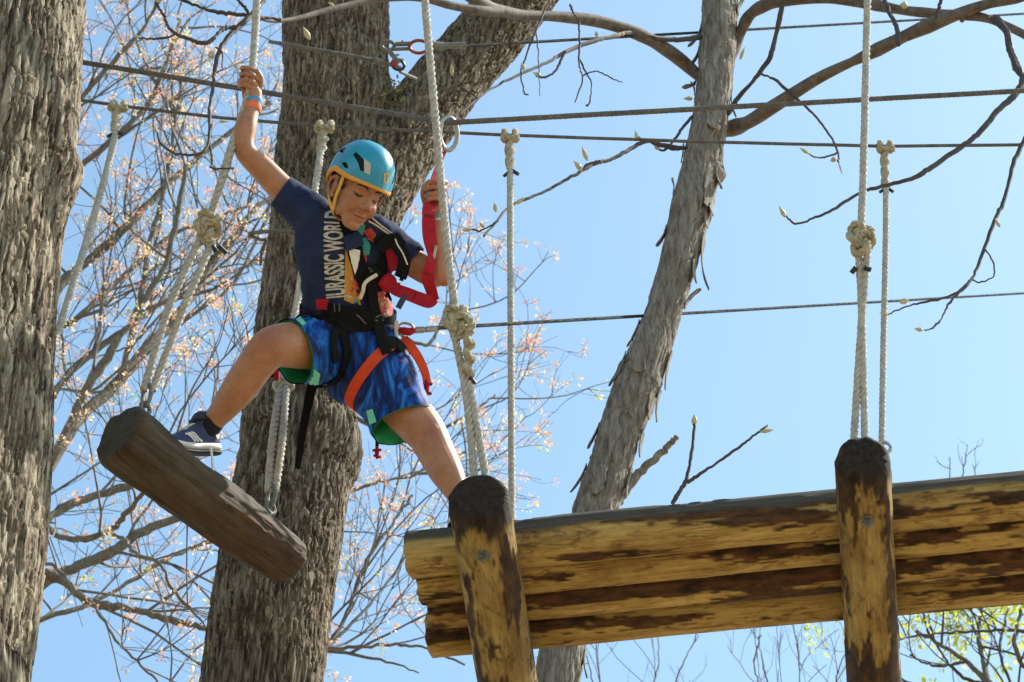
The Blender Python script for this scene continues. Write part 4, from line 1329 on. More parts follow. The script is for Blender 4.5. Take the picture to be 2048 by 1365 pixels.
# main limbs of the flowering maple, followed up from its hidden trunk
ML = [
 ([(-40, 760), (60, 690), (118, 575), (180, 520), (264, 444), (334, 369), (440, 281), (540, 205)], YM, YM + .8, 26, 9),
 ([(-40, 1010), (50, 960), (104, 918), (162, 800), (224, 702), (282, 610), (330, 530), (352, 440), (372, 330)], YM, YM - .6, 24, 8),
 ([(-40, 1120), (60, 1000), (150, 850), (240, 760), (300, 690), (370, 610), (430, 520), (500, 430), (560, 380)], YM + .2, YM + 1.2, 30, 9),
 ([(-40, 1180), (40, 1075), (92, 1040), (134, 1012), (190, 992), (280, 963), (360, 900), (430, 850), (520, 780)], YM, YM + .6, 24, 10),
 ([(-40, 1260), (84, 1166), (146, 1138), (224, 1104), (280, 1065), (358, 1037), (440, 1012), (520, 985), (600, 960)], YM - .2, YM + .4, 26, 9),
 ([(-40, 1140), (60, 1040), (90, 1054), (140, 1079), (213, 1065), (250, 1030), (286, 987), (330, 930), (360, 880)], YM - 1.4, YM - 1.7, 16, 7),
 ([(213, 1065), (250, 1080), (266, 1105), (320, 1128), (345, 1180), (400, 1240), (440, 1290)], YM - 1.4, YM - 1.6, 9, 5),
 ([(-60, 1215), (70, 1150), (120, 1160), (180, 1205), (260, 1218), (340, 1240), (414, 1257), (520, 1285), (640, 1300), (760, 1320), (840, 1345)], YM - .6, YM + .2, 24, 3),
 ([(-60, 1230), (84, 1130), (140, 1168), (190, 1215), (240, 1290), (300, 1345), (340, 1400)], YM - 1, YM - 1.2, 8, 5),
 ([(-60, 1100), (60, 880), (140, 745), (250, 660), (340, 600), (430, 560), (520, 520)], YM + .6, YM + 1.4, 16, 7),
 ([(-60, 1000), (60, 700), (150, 640), (240, 560), (330, 480), (420, 440), (500, 410)], YM + .4, YM + 1.0, 14, 6),
 ([(-60, 600), (80, 300), (160, 200), (230, 120), (290, 50), (330, -30)], YM, YM - .4, 12, 6),
 ([(-60, 700), (100, 400), (220, 285), (290, 215), (330, 130), (360, 40)], YM + .4, YM + .2, 14, 6),
 ([(-60, 1300), (80, 1240), (200, 1200), (330, 1120), (440, 1080), (560, 1060)], YM + .5, YM + 1.1, 12, 6),
 ([(240, 760), (280, 600), (300, 480), (330, 380), (350, 250), (370, 130)], YM + .4, YM + .2, 12, 6),
 ([(300, 690), (400, 620), (470, 560), (530, 440), (560, 300)], YM + .7, YM + .9, 10, 5),
 # reaching out behind the forked trunk to its right
 ([(440, 1012), (560, 1010), (680, 985), (760, 965), (850, 945), (930, 905)], YM + .2, YM + .8, 12, 5),
 ([(520, 1285), (600, 1330), (655, 1295), (700, 1210), (735, 1120), (790, 1040), (825, 990)], YM, YM + .6, 12, 5),
 ([(600, 1330), (660, 1290), (740, 1210), (800, 1130), (850, 1060)], YM, YM + .5, 9, 4),
 ([(520, 780), (640, 800), (760, 860), (840, 880), (900, 850), (950, 820), (990, 790)], YM + .6, YM + 1.2, 12, 4),
 ([(560, 380), (700, 560), (790, 660), (850, 690), (885, 650), (920, 620)], YM + 1.2, YM + 1.7, 12, 4),
 ([(640, 1300), (720, 1295), (800, 1290), (860, 1300), (930, 1330)], YM, YM + .2, 9, 4),
]
ML = [([(-36, p[0][1])] + p[1:] if p[0][0] < 0 else p, YM if p[0][0] < 0 else a, b, w0, w1) for p, a, b, w0, w1 in ML]
tm, twm = back_tree('flowering_maple_tree', 'bare maple hung with peach blossom clusters behind the left trunk', ML, at_y(-30, 1365, YM) * np.array([1, 1, 0]), 301, M['bark_maple'], M['twig_pale'],
    up=.30, leaf=('blossoms', M['blossom'], .55, .047, 12, 0.0, 1.0), trunk_top=at_y(-36, -320, YM))

YG = 15.0
GL = [([(2150, 1500), (2060, 1440), (1990, 1380), (1930, 1322), (1880, 1290), (1830, 1262)], YG, YG, 16, 6),
      ([(2060, 1440), (1985, 1375), (1968, 1330), (1958, 1280), (1962, 1230), (1970, 1160)], YG, YG + .3, 14, 6),
      ([(2150, 1450), (2060, 1350), (2030, 1290), (2040, 1230), (2060, 1170)], YG, YG - .2, 12, 6),
      ([(2150, 1300), (2060, 1265), (1980, 1262), (1900, 1266), (1830, 1272), (1790, 1285)], YG, YG - .5, 7, 4),
      ([(2060, 1440), (2010, 1340), (2000, 1290), (2012, 1240), (2020, 1180)], YG - .3, YG + .2, 9, 4), ([(1930, 1322), (1900, 1330), (1860, 1330), (1820, 1310)], YG, YG - .2, 7, 4), ([(1990, 1380), (1920, 1350), (1880, 1300), (1860, 1250), (1850, 1200)], YG + .3, YG + .4, 8, 4),
      ([(2060, 1440), (1930, 1420), (1850, 1380), (1790, 1350), (1740, 1300)], YG, YG - .3, 8, 4)]
back_tree('leafing_tree', 'tree with fresh yellow-green leaves below the right end of the platform', GL, at_y(2120, 1500, YG) * np.array([1, 1, 0]), 411, M['bark_maple'], M['twig'],
    up=.25, n0=None, lens=(1.0, .5, .22), trunk_r=.16, leaf=('leaves', M['spring_leaf'], .85, .10, 8, .3, 1.3), trunk_top=at_y(2120, 1400, YG))

YB = 17.0
for j, (x0, lab) in enumerate(((1240, 'bare twiggy treetop under the middle of the platform'), (1600, 'bare twiggy treetop just left of the right cross pole'))):
    BL = []
    rr = np.random.default_rng(50 + j)
    for q in range(5):
        dx = rr.uniform(-120, 120)
        BL.append(([(x0 + dx * .3, 1560), (x0 + dx * .6, 1470), (x0 + dx * .9, 1390), (x0 + dx * 1.1, 1330), (x0 + dx * 1.2 + rr.normal(0, 12), 1270)], YB, YB + rr.normal(0, .4), 5, 2))
    back_tree('bare_tree', lab, BL, at_y(x0, 1560, YB) * np.array([1, 1, 0]), 500 + j, M['twig_pale'], M['twig_pale'], up=.6, lens=(.7, .4, .2), trunk_r=.12, trunk_top=at_y(x0, 1480, YB))
BL = [([(1890, 1150), (1895, 1050), (1898, 960), (1900, 915)], YB, YB, 5, 2), ([(1900, 1150), (1915, 1000), (1930, 930), (1932, 905)], YB, YB, 4, 2), ([(1890, 1100), (1945, 980), (1950, 930)], YB, YB, 4, 2)]
back_tree('bare_tree', 'few bare twig tips poking above the right end of the platform', BL, at_y(1890, 1300, YB) * np.array([1, 1, 0]), 521, M['twig_pale'], M['twig_pale'], up=.6, lens=(.2, .15, .1), trunk_r=.012, trunk_top=at_y(1890, 1120, YB), n0=3)
# ------------------------------------------------------------------ the climber
def bl(rows, n=6):
    """rows (px, py, dz, r[, rb]) -> dense points and radii"""
    W = [np.concatenate([B(q[0], q[1], q[2]), [q[3], q[4] if len(q) > 4 else q[3]]]) for q in rows]
    S = spline(np.array(W), n)
    return S[:, :3], S[:, 3], S[:, 4]
def limb_part(rows, n=20, ref=None):
    P, a, b = bl(rows)
    return round_tube(P, a, n, ref=ref if ref is not None else AR, rb=b)

person = thing('person', np.array([ankL[0], ankL[1], Z_PLAT]), 'child in navy shirt and blue shorts stepping from the log step onto the platform', 'person')

# head frame: f forward, l to the child's left, u up
def head_axes(yaw, pit, rol):
    X, Y, Z = AR, AU, -AF
    y, p, r = map(math.radians, (yaw, pit, rol))
    X2 = math.cos(r) * X - math.sin(r) * Y
    Y2 = math.cos(r) * Y + math.sin(r) * X
    f = math.cos(y) * Z + math.sin(y) * X2
    l = math.cos(y) * X2 - math.sin(y) * Z
    u = Y2
    f, u = math.cos(p) * f - math.sin(p) * u, math.cos(p) * u + math.sin(p) * f
    return l, f, u
HL, HF, HU = head_axes(33, 4, 22)
HO = B(713, 381, 0.17)
HS = 1.08
def H(l, f, u): return HO + HS * (l * HL + f * HF + u * HU)
def hell(l, f, u, a, b, c, n=22, m=14):
    return ellipsoid(H(l, f, u), [HL * a * HS, HF * b * HS, HU * c * HS], n, m)
def htube(pts, r, n=10):
    return round_tube(np.array([H(*p) for p in pts]), np.asarray(r) * HS, n)

SH_R, SH_L = (605, 422, .06), (782, 488, .03)
body = []
# trunk of the body, inside the clothes
tor_ref = unit(AR - .25 * AU)
Pt, At, Bt = bl([(698, 735, .0, .10, .085), (698, 690, .0, .125, .095), (693, 640, .01, .128, .098), (690, 560, .04, .130, .092), (692, 490, .07, .135, .085), (697, 450, .09, .09, .065), (704, 425, .11, .052, .052), (710, 400, .14, .05, .052)])
body.append(round_tube(Pt, At, 24, ref=tor_ref, rb=Bt))
# arms
body.append(limb_part([(650, 450, .065, .062), (605, 420, .062, .055), (560, 375, .066, .0465), (525, 338, .072, .0425), (494, 308, .080, .0365), (487, 285, .075, .0355), (492, 255, .052, .0355), (502, 225, .02, .0265), (509, 203, .0, .0225, .0225), (510, 188, -.012, .024)]))
body.append(limb_part([(745, 470, .06, .062), (785, 492, .035, .055), (830, 528, .045, .047), (862, 548, .065, .043), (878, 548, .075, .038), (880, 520, .065, .037), (877, 480, .045, .0335), (880, 440, .015, .024), (878, 415, .0, .023)]))
# legs
body.append(limb_part([(665, 690, .02, .095), (628, 690, .10, .085), (590, 690, .19, .078), (553, 692, .265, .070), (533, 704, .275, .066), (508, 735, .272, .060), (480, 775, .262, .0575), (452, 812, .25, .046), (425, 845, .242, .0355), (408, 864, .24, .035), (400, 878, .245, .034)]))
body.append(limb_part([(735, 715, .02, .098), (770, 765, .07, .090), (812, 820, .13, .079), (848, 862, .185, .069), (862, 885, .205, .064), (877, 915, .24, .060), (893, 945, .285, .055), (912, 980, .33, .042), (925, 1003, .36, .036), (930, 1015, .375, .034)]))
# head
head = [hell(0, -.012, .035, .072, .090, .082), hell(0, .030, -.020, .060, .060, .078), hell(0, .052, .030, .052, .040, .045),
        hell(0, .046, -.070, .036, .040, .044), hell(0, .070, -.098, .020, .018, .016), hell(.028, .054, -.038, .030, .032, .032), hell(-.028, .054, -.038, .030, .032, .032),
        hell(.038, .010, -.066, .018, .040, .025), hell(-.038, .010, -.066, .018, .040, .025),
        htube([(0, .080, .012), (0, .096, -.014), (0, .104, -.030)], [.009, .0095, .0125]),
        hell(.0115, .091, -.036, .0085, .011, .008), hell(-.0115, .091, -.036, .0085, .011, .008), hell(0, .101, -.035, .011, .011, .009),
        htube([(-.021, .076, -.0645), (-.010, .088, -.0605), (0, .0915, -.0615), (.010, .088, -.0605), (.021, .076, -.0645)], [.004, .0058, .006, .0058, .004]),
        htube([(-.019, .075, -.0700), (-.009, .085, -.0735), (0, .0885, -.0745), (.009, .085, -.0735), (.019, .075, -.0700)], [.004, .0062, .007, .0062, .004]),
        hell(.029, .066, .002, .0165, .0145, .0125), hell(-.029, .066, .002, .0165, .0145, .0125),
        htube([(-.046, .060, .020), (-.028, .078, .024), (-.010, .082, .018)], [.009, .010, .009]), htube([(.046, .060, .020), (.028, .078, .024), (.010, .082, .018)], [.009, .010, .009])]
for s in (-1, 1):
    a = np.linspace(-2.2, 2.3, 14)
    ear = [(s * (.075 + .006 * math.cos(t)), -.008 - .020 * math.cos(t) * 1.0 , -.012 + .030 * math.sin(t)) for t in a]
    head.append(htube(ear, .0052, 8))
    head.append(hell(s * .0715, -.004, -.012, .006, .016, .024))
    head.append(hell(s * .074, .006, -.040, .006, .009, .009))
body += head

def fist(c, axis, out, right, reach=1.0):
    """hand closed round a line: c centre, axis along the line, out = from line towards the viewer, right = side of the finger tips (+1/-1 along e)"""
    a = unit(axis)
    o = unit(out - a * (out @ a))
    e = np.cross(o, a) * -1.0
    if e @ AR < 0: e = -e
    e = e * right
    g = []
    rr = [.0077, .0081, .0079, .0069]
    rr_h = [.0015, 0, -.001, .001]
    ln = [.96, 1.0, .98, .86]
    for k in range(4):
        t = (.0315 - .0208 * k)
        cc = c + a * t
        pts = []
        for ang, rad in ((238, .042), (208, .042), (178, .0365), (142, .0315), (100, .0295), (62, .0275), (30, .0255)):
            q = math.radians(ang)
            rad2 = rad * (1 if ang > 120 else ln[k])
            pts.append(cc + e * math.cos(q) * rad2 + o * math.sin(q) * rad2 + a * (.013 * (ang - 140) / 100) + rr_h[k] * a)
        g.append(round_tube(spline(np.array(pts), 4), np.linspace(rr[k] * 1.12, rr[k] * .88, 25), 10))
    # palm and back of the hand behind the line
    p = [c - o * .030 - e * .010 + a * .034, c - o * .034 - e * .006, c - o * .032 - e * .001 - a * .034, c - o * .026 + e * .004 - a * .060]
    g.append(round_tube(spline(np.array(p), 4), np.linspace(.016, .018, 13), 16, ref=o, rb=np.linspace(.034, .027, 13)))
    # thumb: leaves the side of the palm, closes over the index finger side
    th = [c - o * .024 + e * .020 - a * .034, c - o * .004 + e * .031 - a * .012, c + o * .012 + e * .030 + a * .008, c + o * .024 + e * .017 + a * .024]
    g.append(round_tube(spline(np.array(th), 4), np.linspace(.0125, .0082, 13), 10))
    wrist = c - o * .022 + e * .004 - a * .075
    return g, wrist
ropedir = unit(B(509, 100, -.06) - B(492, 215, .0))
hc = HR
g1, w1 = fist(hc, ropedir, -AF, 1)
body += g1
body.append(round_tube(spline(np.array([B(502, 225, .02), B(509, 203, .0), w1, hc - ropedir * .05 + AF * .03]), 5), [.0255] * 5 + [.0235] * 5 + [.024] * 6, 16))
HLc = B(866, 383, .015)
strapdir = unit(B(869, 350, .0) - B(861, 410, .03))
g2, w2 = fist(HLc, strapdir, -AF, -1)
body += g2
body.append(round_tube(spline(np.array([B(880, 440, .015), B(878, 418, .0), w2, HLc - strapdir * .05 + AF * .03]), 5), [.0245] * 5 + [.0235] * 5 + [.024] * 6, 16))

# knee caps, shin bone, calf and elbow
def bell(px, py, dz, a, b, c): return ellipsoid(B(px, py, dz), [AR * a, AU * b, AF * c])
body += [bell(538, 684, .300, .036, .040, .036), bell(497, 768, .225, .040, .055, .045), bell(861, 866, .222, .038, .040, .036), bell(872, 905, .20, .044, .055, .05), bell(481, 306, .085, .018, .020, .018), bell(889, 562, .080, .018, .020, .018)]
bV, bF = fuse(body, 0.0034, 2, 0.5)
# face relief and colour
loc = (bV - HO) / HS
hl, hf, hu = loc @ HL, loc @ HF, loc @ HU
def gau(l, f, u, s): return np.exp(-((hl - l) ** 2 + (hf - f) ** 2 + (hu - u) ** 2) / (2 * s * s))
bN = vnormals(bV, bF)
dsp = np.zeros(len(bV))
for s in (-1, 1):
    dsp += -.0040 * gau(s * .014, .078, .002, .007) - .003 * gau(s * .030, .080, -.014, .008) - .0035 * gau(s * .030, .084, .0135, .006)
    dsp += -.0028 * gau(s * .0055, .103, -.042, .003) - .002 * gau(s * .026, .074, -.066, .005)
dsp += -.0030 * gau(0, .087, -.0675, .004) - .0020 * gau(0, .083, -.083, .007)
bV = bV + bN * (dsp * HS)[:, None]
lipm = np.clip(sum(np.exp(-(((hl - l) / .009) ** 2 + ((hf - f) / .012) ** 2 + ((hu - u) / .0062) ** 2)) for l, f, u in ((-.012, .084, -.067), (0, .09, -.068), (.012, .084, -.067))), 0, 1) * .8
flush = np.clip(.7 * gau(.036, .07, -.035, .014) + .7 * gau(-.036, .07, -.035, .014) + .6 * gau(0, .108, -.032, .010) + .8 * gau(-.078, -.01, -.012, .02), 0, 1)
for px, py, dz, sg, am in ((535, 676, .33, .035, .75), (868, 862, .25, .035, .75), (478, 306, .09, .02, .6), (893, 566, .09, .02, .6), (500, 150, .02, .03, .5), (866, 380, .05, .03, .5)):
    flush = np.maximum(flush, am * np.exp(-((bV - B(px, py, dz)) ** 2).sum(1) / (2 * sg * sg)))
bodyo = mk('body', (bV, bF), M['skin'], person, attrs={'lip': lipm, 'flush': flush}, sharp=None)
body_bvh = bvh_of((bV, bF))

def snap(p, d):
    loc_, n, i, q = body_bvh.ray_cast(Vector(p + d * .05), Vector(-d))
    return np.array(loc_) if loc_ is not None else p
# eyes looking down, lashes and brows
for s in (-1, 1):
    for nm, pts, r, off, mt in (('eyelash', [(-.0135, .0, -.0045), (-.006, 0, -.0085), (.002, 0, -.0090), (.009, 0, -.0075), (.015, 0, -.0035)], .0023, .0006, M['eye']),
                                ('eyebrow', [(-.018, 0, .0165), (-.008, 0, .0225), (.004, 0, .0235), (.016, 0, .0185)], .0040, .0002, M['hair'])):
        P = [snap(H(s * .030 + q[0] * s, .070, q[2]), HF) + HF * off for q in pts]
        mk(nm, tube(spline(np.array(P), 5), r * np.interp(np.linspace(0, 1, len(P) * 5 - 4), [0, .3, .7, 1], [.5, 1, 1, .4]), 6), mt, bodyo)
    P = [snap(H(s * .030 + q * s, .070, -.0095 + .004 * (abs(q) / .01) ** 2), HF) for q in (-.009, -.004, 0, .004, .009)]
    mk('eye', tube(spline(np.array(P), 4), [.0014] + [.0042] * 15 + [.0014], 8), M['eye'], bodyo)  # dark almond: half-open eye with the shadow under the brow in its colour
P = [snap(H(q, .085, -.0672 - .001 * math.cos(q * 80)), HF) + HF * .0002 for q in (-.019, -.012, -.006, 0, .006, .012, .018)]
mk('mouth_line', tube(spline(np.array(P), 4), .0014, 6), simple('mouth_dark', (.10, .02, .016), None, rough=.5), bodyo)

# hair under the helmet
hg = [hell(0, -.016, .036, .0765, .0925, .086)]
hV, hF = fuse(hg + [hell(-.066, .012, .012, .011, .020, .026), hell(.066, .012, .012, .011, .020, .026), hell(0, -.055, -.02, .062, .045, .05)], .0045, 2)
q = (hV - HO) / HS
keep = ~(((q @ HF) > .030) & ((q @ HU) < .045))
hV = hV + vnormals(hV, hF) * (.002 * fbm(q * 160, 2, 5))[:, None]
hF = hF[keep[hF].all(1)]
mk('hair', (hV, hF), M['hair'], person, sharp=None)

# ------------------------------------------------------------------ shirt
def cut(geo, cuts):
    """open a fused shell: each cut is (point, outward normal, reach)"""
    V, F = geo
    me = mesh_from('tmp', V, F)
    bm = bmesh.new(); bm.from_mesh(me); bpy.data.meshes.remove(me)
    for co, no, reach in cuts:
        co_, no_ = Vector(co), Vector(unit(no))
        vs = [v for v in bm.verts if (v.co - co_).length < reach]
        st = set(vs)
        fs = [f for f in bm.faces if all(v in st for v in f.verts)]
        es = list({e for f in fs for e in f.edges})
        bmesh.ops.bisect_plane(bm, geom=vs + es + fs, plane_co=co_, plane_no=no_, clear_outer=True)
    # keep the largest connected piece only
    seen, best = set(), []
    for v0 in bm.verts:
        if v0 in seen: continue
        st_, comp = [v0], []
        seen.add(v0)
        while st_:
            v = st_.pop(); comp.append(v)
            for e_ in v.link_edges:
                w_ = e_.other_vert(v)
                if w_ not in seen: seen.add(w_); st_.append(w_)
        if len(comp) > len(best): best = comp
    bs = set(best)
    bmesh.ops.delete(bm, geom=[v for v in bm.verts if v not in bs], context='VERTS')
    loose = [v for v in bm.verts if not v.link_faces]
    bmesh.ops.delete(bm, geom=loose, context='VERTS')
    bm.verts.index_update()
    V2 = np.array([v.co[:] for v in bm.verts])
    F2 = [tuple(v.index for v in f.verts) for f in bm.faces]
    N2 = np.array([v.normal[:] for v in bm.verts])
    bm.free()
    return V2, F2, N2

Ps, As, Bs = bl([(700, 672, .0, .148, .118), (698, 640, .005, .152, .120), (694, 600, .015, .152, .120), (691, 545, .045, .154, .113), (688, 495, .07, .165, .106), (688, 468, .08, .160, .098), (694, 447, .09, .110, .080), (700, 430, .105, .074, .066), (705, 414, .125, .060, .060), (709, 400, .14, .058, .058)])
sparts = [round_tube(Ps, As, 30, ref=tor_ref, rb=Bs),
          limb_part([(655, 462, .07, .085), (622, 430, .066, .076), (590, 403, .064, .066), (565, 384, .066, .0585), (540, 362, .070, .054), (522, 345, .072, .05)]),
          limb_part([(745, 478, .06, .085), (778, 490, .04, .074), (805, 508, .038, .064), (826, 527, .044, .057), (848, 545, .055, .053), (862, 552, .06, .05)])]
sV, sF = fuse(sparts, .0055, 6, .5)
sN = vnormals(sV, sF)
tv = unit(B(690, 440, .09) - B(697, 650, 0))
tc = np.stack([sV @ AR * 1.0, sV @ tv * 1.0, sV @ AF], 1)
diag = (sV @ unit(AR + .8 * AU))
wr = .011 * fbm(np.stack([sV @ unit(AR * .7 - AU * .9) * 22, sV @ unit(AR + .8 * AU) * 7, sV @ AF * 8], 1), 3, 3) + .004 * fbm(tc * np.array([30, 9, 20]), 2, 8)
sV = sV + sN * wr[:, None]
def sleeve_cut(a, b): return (B(*b), B(*b) - B(*a), .14)
shirt_geo = cut((sV, sF), [sleeve_cut((605, 415, .064), (562, 384, .066)), sleeve_cut((790, 498, .038), (824, 526, .044)), (B(707, 408, .13), tv, .085), (B(699, 655, .0), -tv, .25)])
shV, shF, shN = shirt_geo
inner = shV - shN * .0025
nF = len(shF)
allV = np.vstack([shV, inner]); allF = list(shF) + [tuple(i + len(shV) for i in f[::-1]) for f in shF]
# close the cloth edge
from collections import Counter
ec = Counter(); ed = {}
for f in shF:
    for i in range(len(f)):
        a, b = f[i], f[(i + 1) % len(f)]
        ec[frozenset((a, b))] += 1; ed[frozenset((a, b))] = (a, b)
o = len(shV)
allF += [(b, a, a + o, b + o) for k, (a, b) in ed.items() if ec[k] == 1]
shirt = mk('shirt', (allV, allF), M['navy'], person, sharp=55)
shirt_bvh = bvh_of((shV, shF))

def patch(name, poly, mat, parent, bvh, off=.0015, thick=0.0, sub=3):
    """flat print lying on cloth: outline in photo pixels laid on to the surface"""
    bm = bmesh.new()
    vs = [bm.verts.new((x, y, 0)) for x, y in poly]
    f = bm.faces.new(vs)
    bmesh.ops.triangulate(bm, faces=[f])
    for _ in range(sub):
        bmesh.ops.subdivide_edges(bm, edges=bm.edges[:], cuts=1, use_grid_fill=True)
    bmesh.ops.triangulate(bm, faces=bm.faces[:])
    bm.verts.index_update()
    V = np.array([hit(bvh, v.co.x, v.co.y, off)[0] for v in bm.verts])
    F = [tuple(v.index for v in f.verts) for f in bm.faces]
    bm.free()
    return mk(name, (V, F), mat, parent, sharp=None)

def lay_text(body_, p0, p1, p2, height, mat, parent, bvh, off=.002):
    """lettering along a bent baseline (photo pixels), tops to the left"""
    cu = bpy.data.curves.new('t', 'FONT'); cu.body = body_; cu.size = 1.0; cu.offset = 0.032
    to = bpy.data.objects.new('t', cu); COL.objects.link(to)
    me = bpy.data.meshes.new_from_object(to.evaluated_get(bpy.context.evaluated_depsgraph_get()))
    bpy.data.objects.remove(to)
    bm = bmesh.new(); bm.from_mesh(me); bpy.data.meshes.remove(me)
    bmesh.ops.triangulate(bm, faces=bm.faces[:])
    long = [e for e in bm.edges if e.calc_length() > .25]
    bmesh.ops.subdivide_edges(bm, edges=long, cuts=3)
    bmesh.ops.triangulate(bm, faces=bm.faces[:])
    xs = [v.co.x for v in bm.verts]; x0, x1 = min(xs), max(xs)
    bm.verts.index_update()
    V = []
    p0, p1, p2 = map(np.array, (p0, p1, p2))
    for v in bm.verts:
        t = (v.co.x - x0) / (x1 - x0)
        c = p0 * (1 - t) ** 2 + 2 * p1 * t * (1 - t) + p2 * t * t
        tan = unit(2 * (p1 - p0) * (1 - t) + 2 * (p2 - p1) * t)
        nrm = np.array([tan[1], -tan[0]])
        q = c + nrm * (v.co.y / .70) * height
        V.append(hit(bvh, q[0], q[1], off)[0])
    F = [tuple(v.index for v in f.verts) for f in bm.faces]
    bm.free()
    return mk('lettering', (np.array(V), F), mat, parent, sharp=None)
lay_text('JURASSIC WORLD', (691.0, 597.0), (683.0, 512.0), (687.0, 423.0), 37.0, M['print_white'], shirt, shirt_bvh)
for poly, mt in (([(688, 600), (700, 560), (690, 520), (692, 480), (703, 470), (706, 500), (704, 540), (712, 575), (722, 600), (705, 608)], 'print_orange'),
                 ([(700, 590), (697, 560), (706, 552), (716, 578), (726, 582), (718, 596)], 'print_red'),
                 ([(704, 445), (716, 440), (730, 452), (728, 466), (712, 470)], 'print_teal'), ([(718, 478), (732, 476), (741, 492), (738, 510), (726, 512), (726, 496)], 'print_teal'),
                 ([(728, 462), (742, 456), (752, 470), (748, 486), (736, 480)], 'print_red'), ([(722, 515), (728, 500), (734, 518), (730, 540), (722, 536)], 'print_red'),
                 ([(752, 585), (775, 580), (786, 600), (784, 630), (770, 640), (756, 612)], 'print_red'), ([(752, 588), (762, 586), (766, 600), (756, 604)], 'print_green'), ([(760, 606), (772, 602), (776, 614), (766, 620)], 'print_green'),
                 ([(766, 622), (776, 618), (778, 628), (770, 634)], 'print_white')):
    patch('print', poly, M[mt], shirt, shirt_bvh, .0012)

pr = np.random.default_rng(77)
cols = ['print_orange', 'print_red', 'print_teal', 'print_green', 'print_dark', 'print_white', 'print_orange', 'print_red']
for k in range(46):
    cx_, cy_ = pr.uniform(692, 786), pr.uniform(446, 640)
    if cx_ < 692 + (cy_ - 446) * -.02 or cx_ > 735 + (cy_ - 446) * .30: continue
    m_ = pr.integers(5, 8); a_ = np.sort(pr.uniform(0, 2 * np.pi, m_)); rr2 = pr.uniform(2.5, 8.5, m_); el = pr.uniform(.45, 1.0); rt = pr.uniform(0, np.pi)
    pl = [(cx_ + r_ * math.cos(q_) * math.cos(rt) - r_ * el * math.sin(q_) * math.sin(rt), cy_ + r_ * math.cos(q_) * math.sin(rt) + r_ * el * math.sin(q_) * math.cos(rt)) for q_, r_ in zip(a_, rr2)]
    patch('print', pl, M[cols[k % 8]], shirt, shirt_bvh, .0016 + .00005 * k, sub=1)

# ------------------------------------------------------------------ shorts
pp, pa, pb = bl([(696, 618, .005, .150, .122), (698, 650, .0, .158, .126), (700, 700, .0, .160, .128), (700, 740, .0, .125, .11), (700, 765, .0, .08, .08)])
shp = [round_tube(pp, pa, 28, ref=unit(AR - .18 * AU), rb=pb),
       limb_part([(668, 690, .02, .125), (640, 696, .075, .122), (612, 699, .135, .114), (588, 703, .185, .110), (560, 707, .24, .108), (545, 710, .27, .10)], 26),
       limb_part([(732, 718, .02, .132), (762, 765, .06, .122), (790, 812, .105, .115), (808, 848, .14, .112), (825, 885, .18, .112), (835, 905, .2, .11)], 26)]
hV_, hF_ = fuse(shp, .006, 7, .5)
hN_ = vnormals(hV_, hF_)
wr = .008 * fbm(np.stack([hV_ @ AR * 16, hV_ @ AU * 9, hV_ @ AF * 12], 1), 3, 13) + .007 * fbm(np.stack([hV_ @ unit(AR - AU) * 26, hV_ @ unit(AR + AU) * 6, hV_ @ AF * 8], 1), 2, 17)
hV_ = hV_ + hN_ * wr[:, None]
RN = unit(-AR * .72 - AU * .22 - AF * .66)
LN = unit(AR * .30 - AU * .78 - AF * .50)
kV, kF, kN = cut((hV_, hF_), [(B(586, 704, .195), RN, .20), (B(808, 850, .15), LN, .20), (B(696, 624, .0), tv + .18 * AR, .21)])
shorts = mk('shorts', (kV, kF), M['shorts'], person, sharp=55)
mk('lining', (kV - kN * .005, [f[::-1] for f in kF]), M['lining'], shorts, sharp=55)
shorts_bvh = bvh_of((kV, kF))
both_bvh = bvh_of(merge((shV, shF), (kV, kF)))
patch('side_panel', [(612, 752), (628, 738), (640, 748), (636, 772), (622, 776)], M['mint'], shorts, shorts_bvh, .002)
patch('side_panel', [(733, 822), (746, 818), (754, 844), (740, 850)], M['mint'], shorts, shorts_bvh, .002)
patch('emblem', [(592, 640), (600, 634), (606, 640), (612, 648), (604, 652)], M['mint'], shorts, shorts_bvh, .002, sub=2)

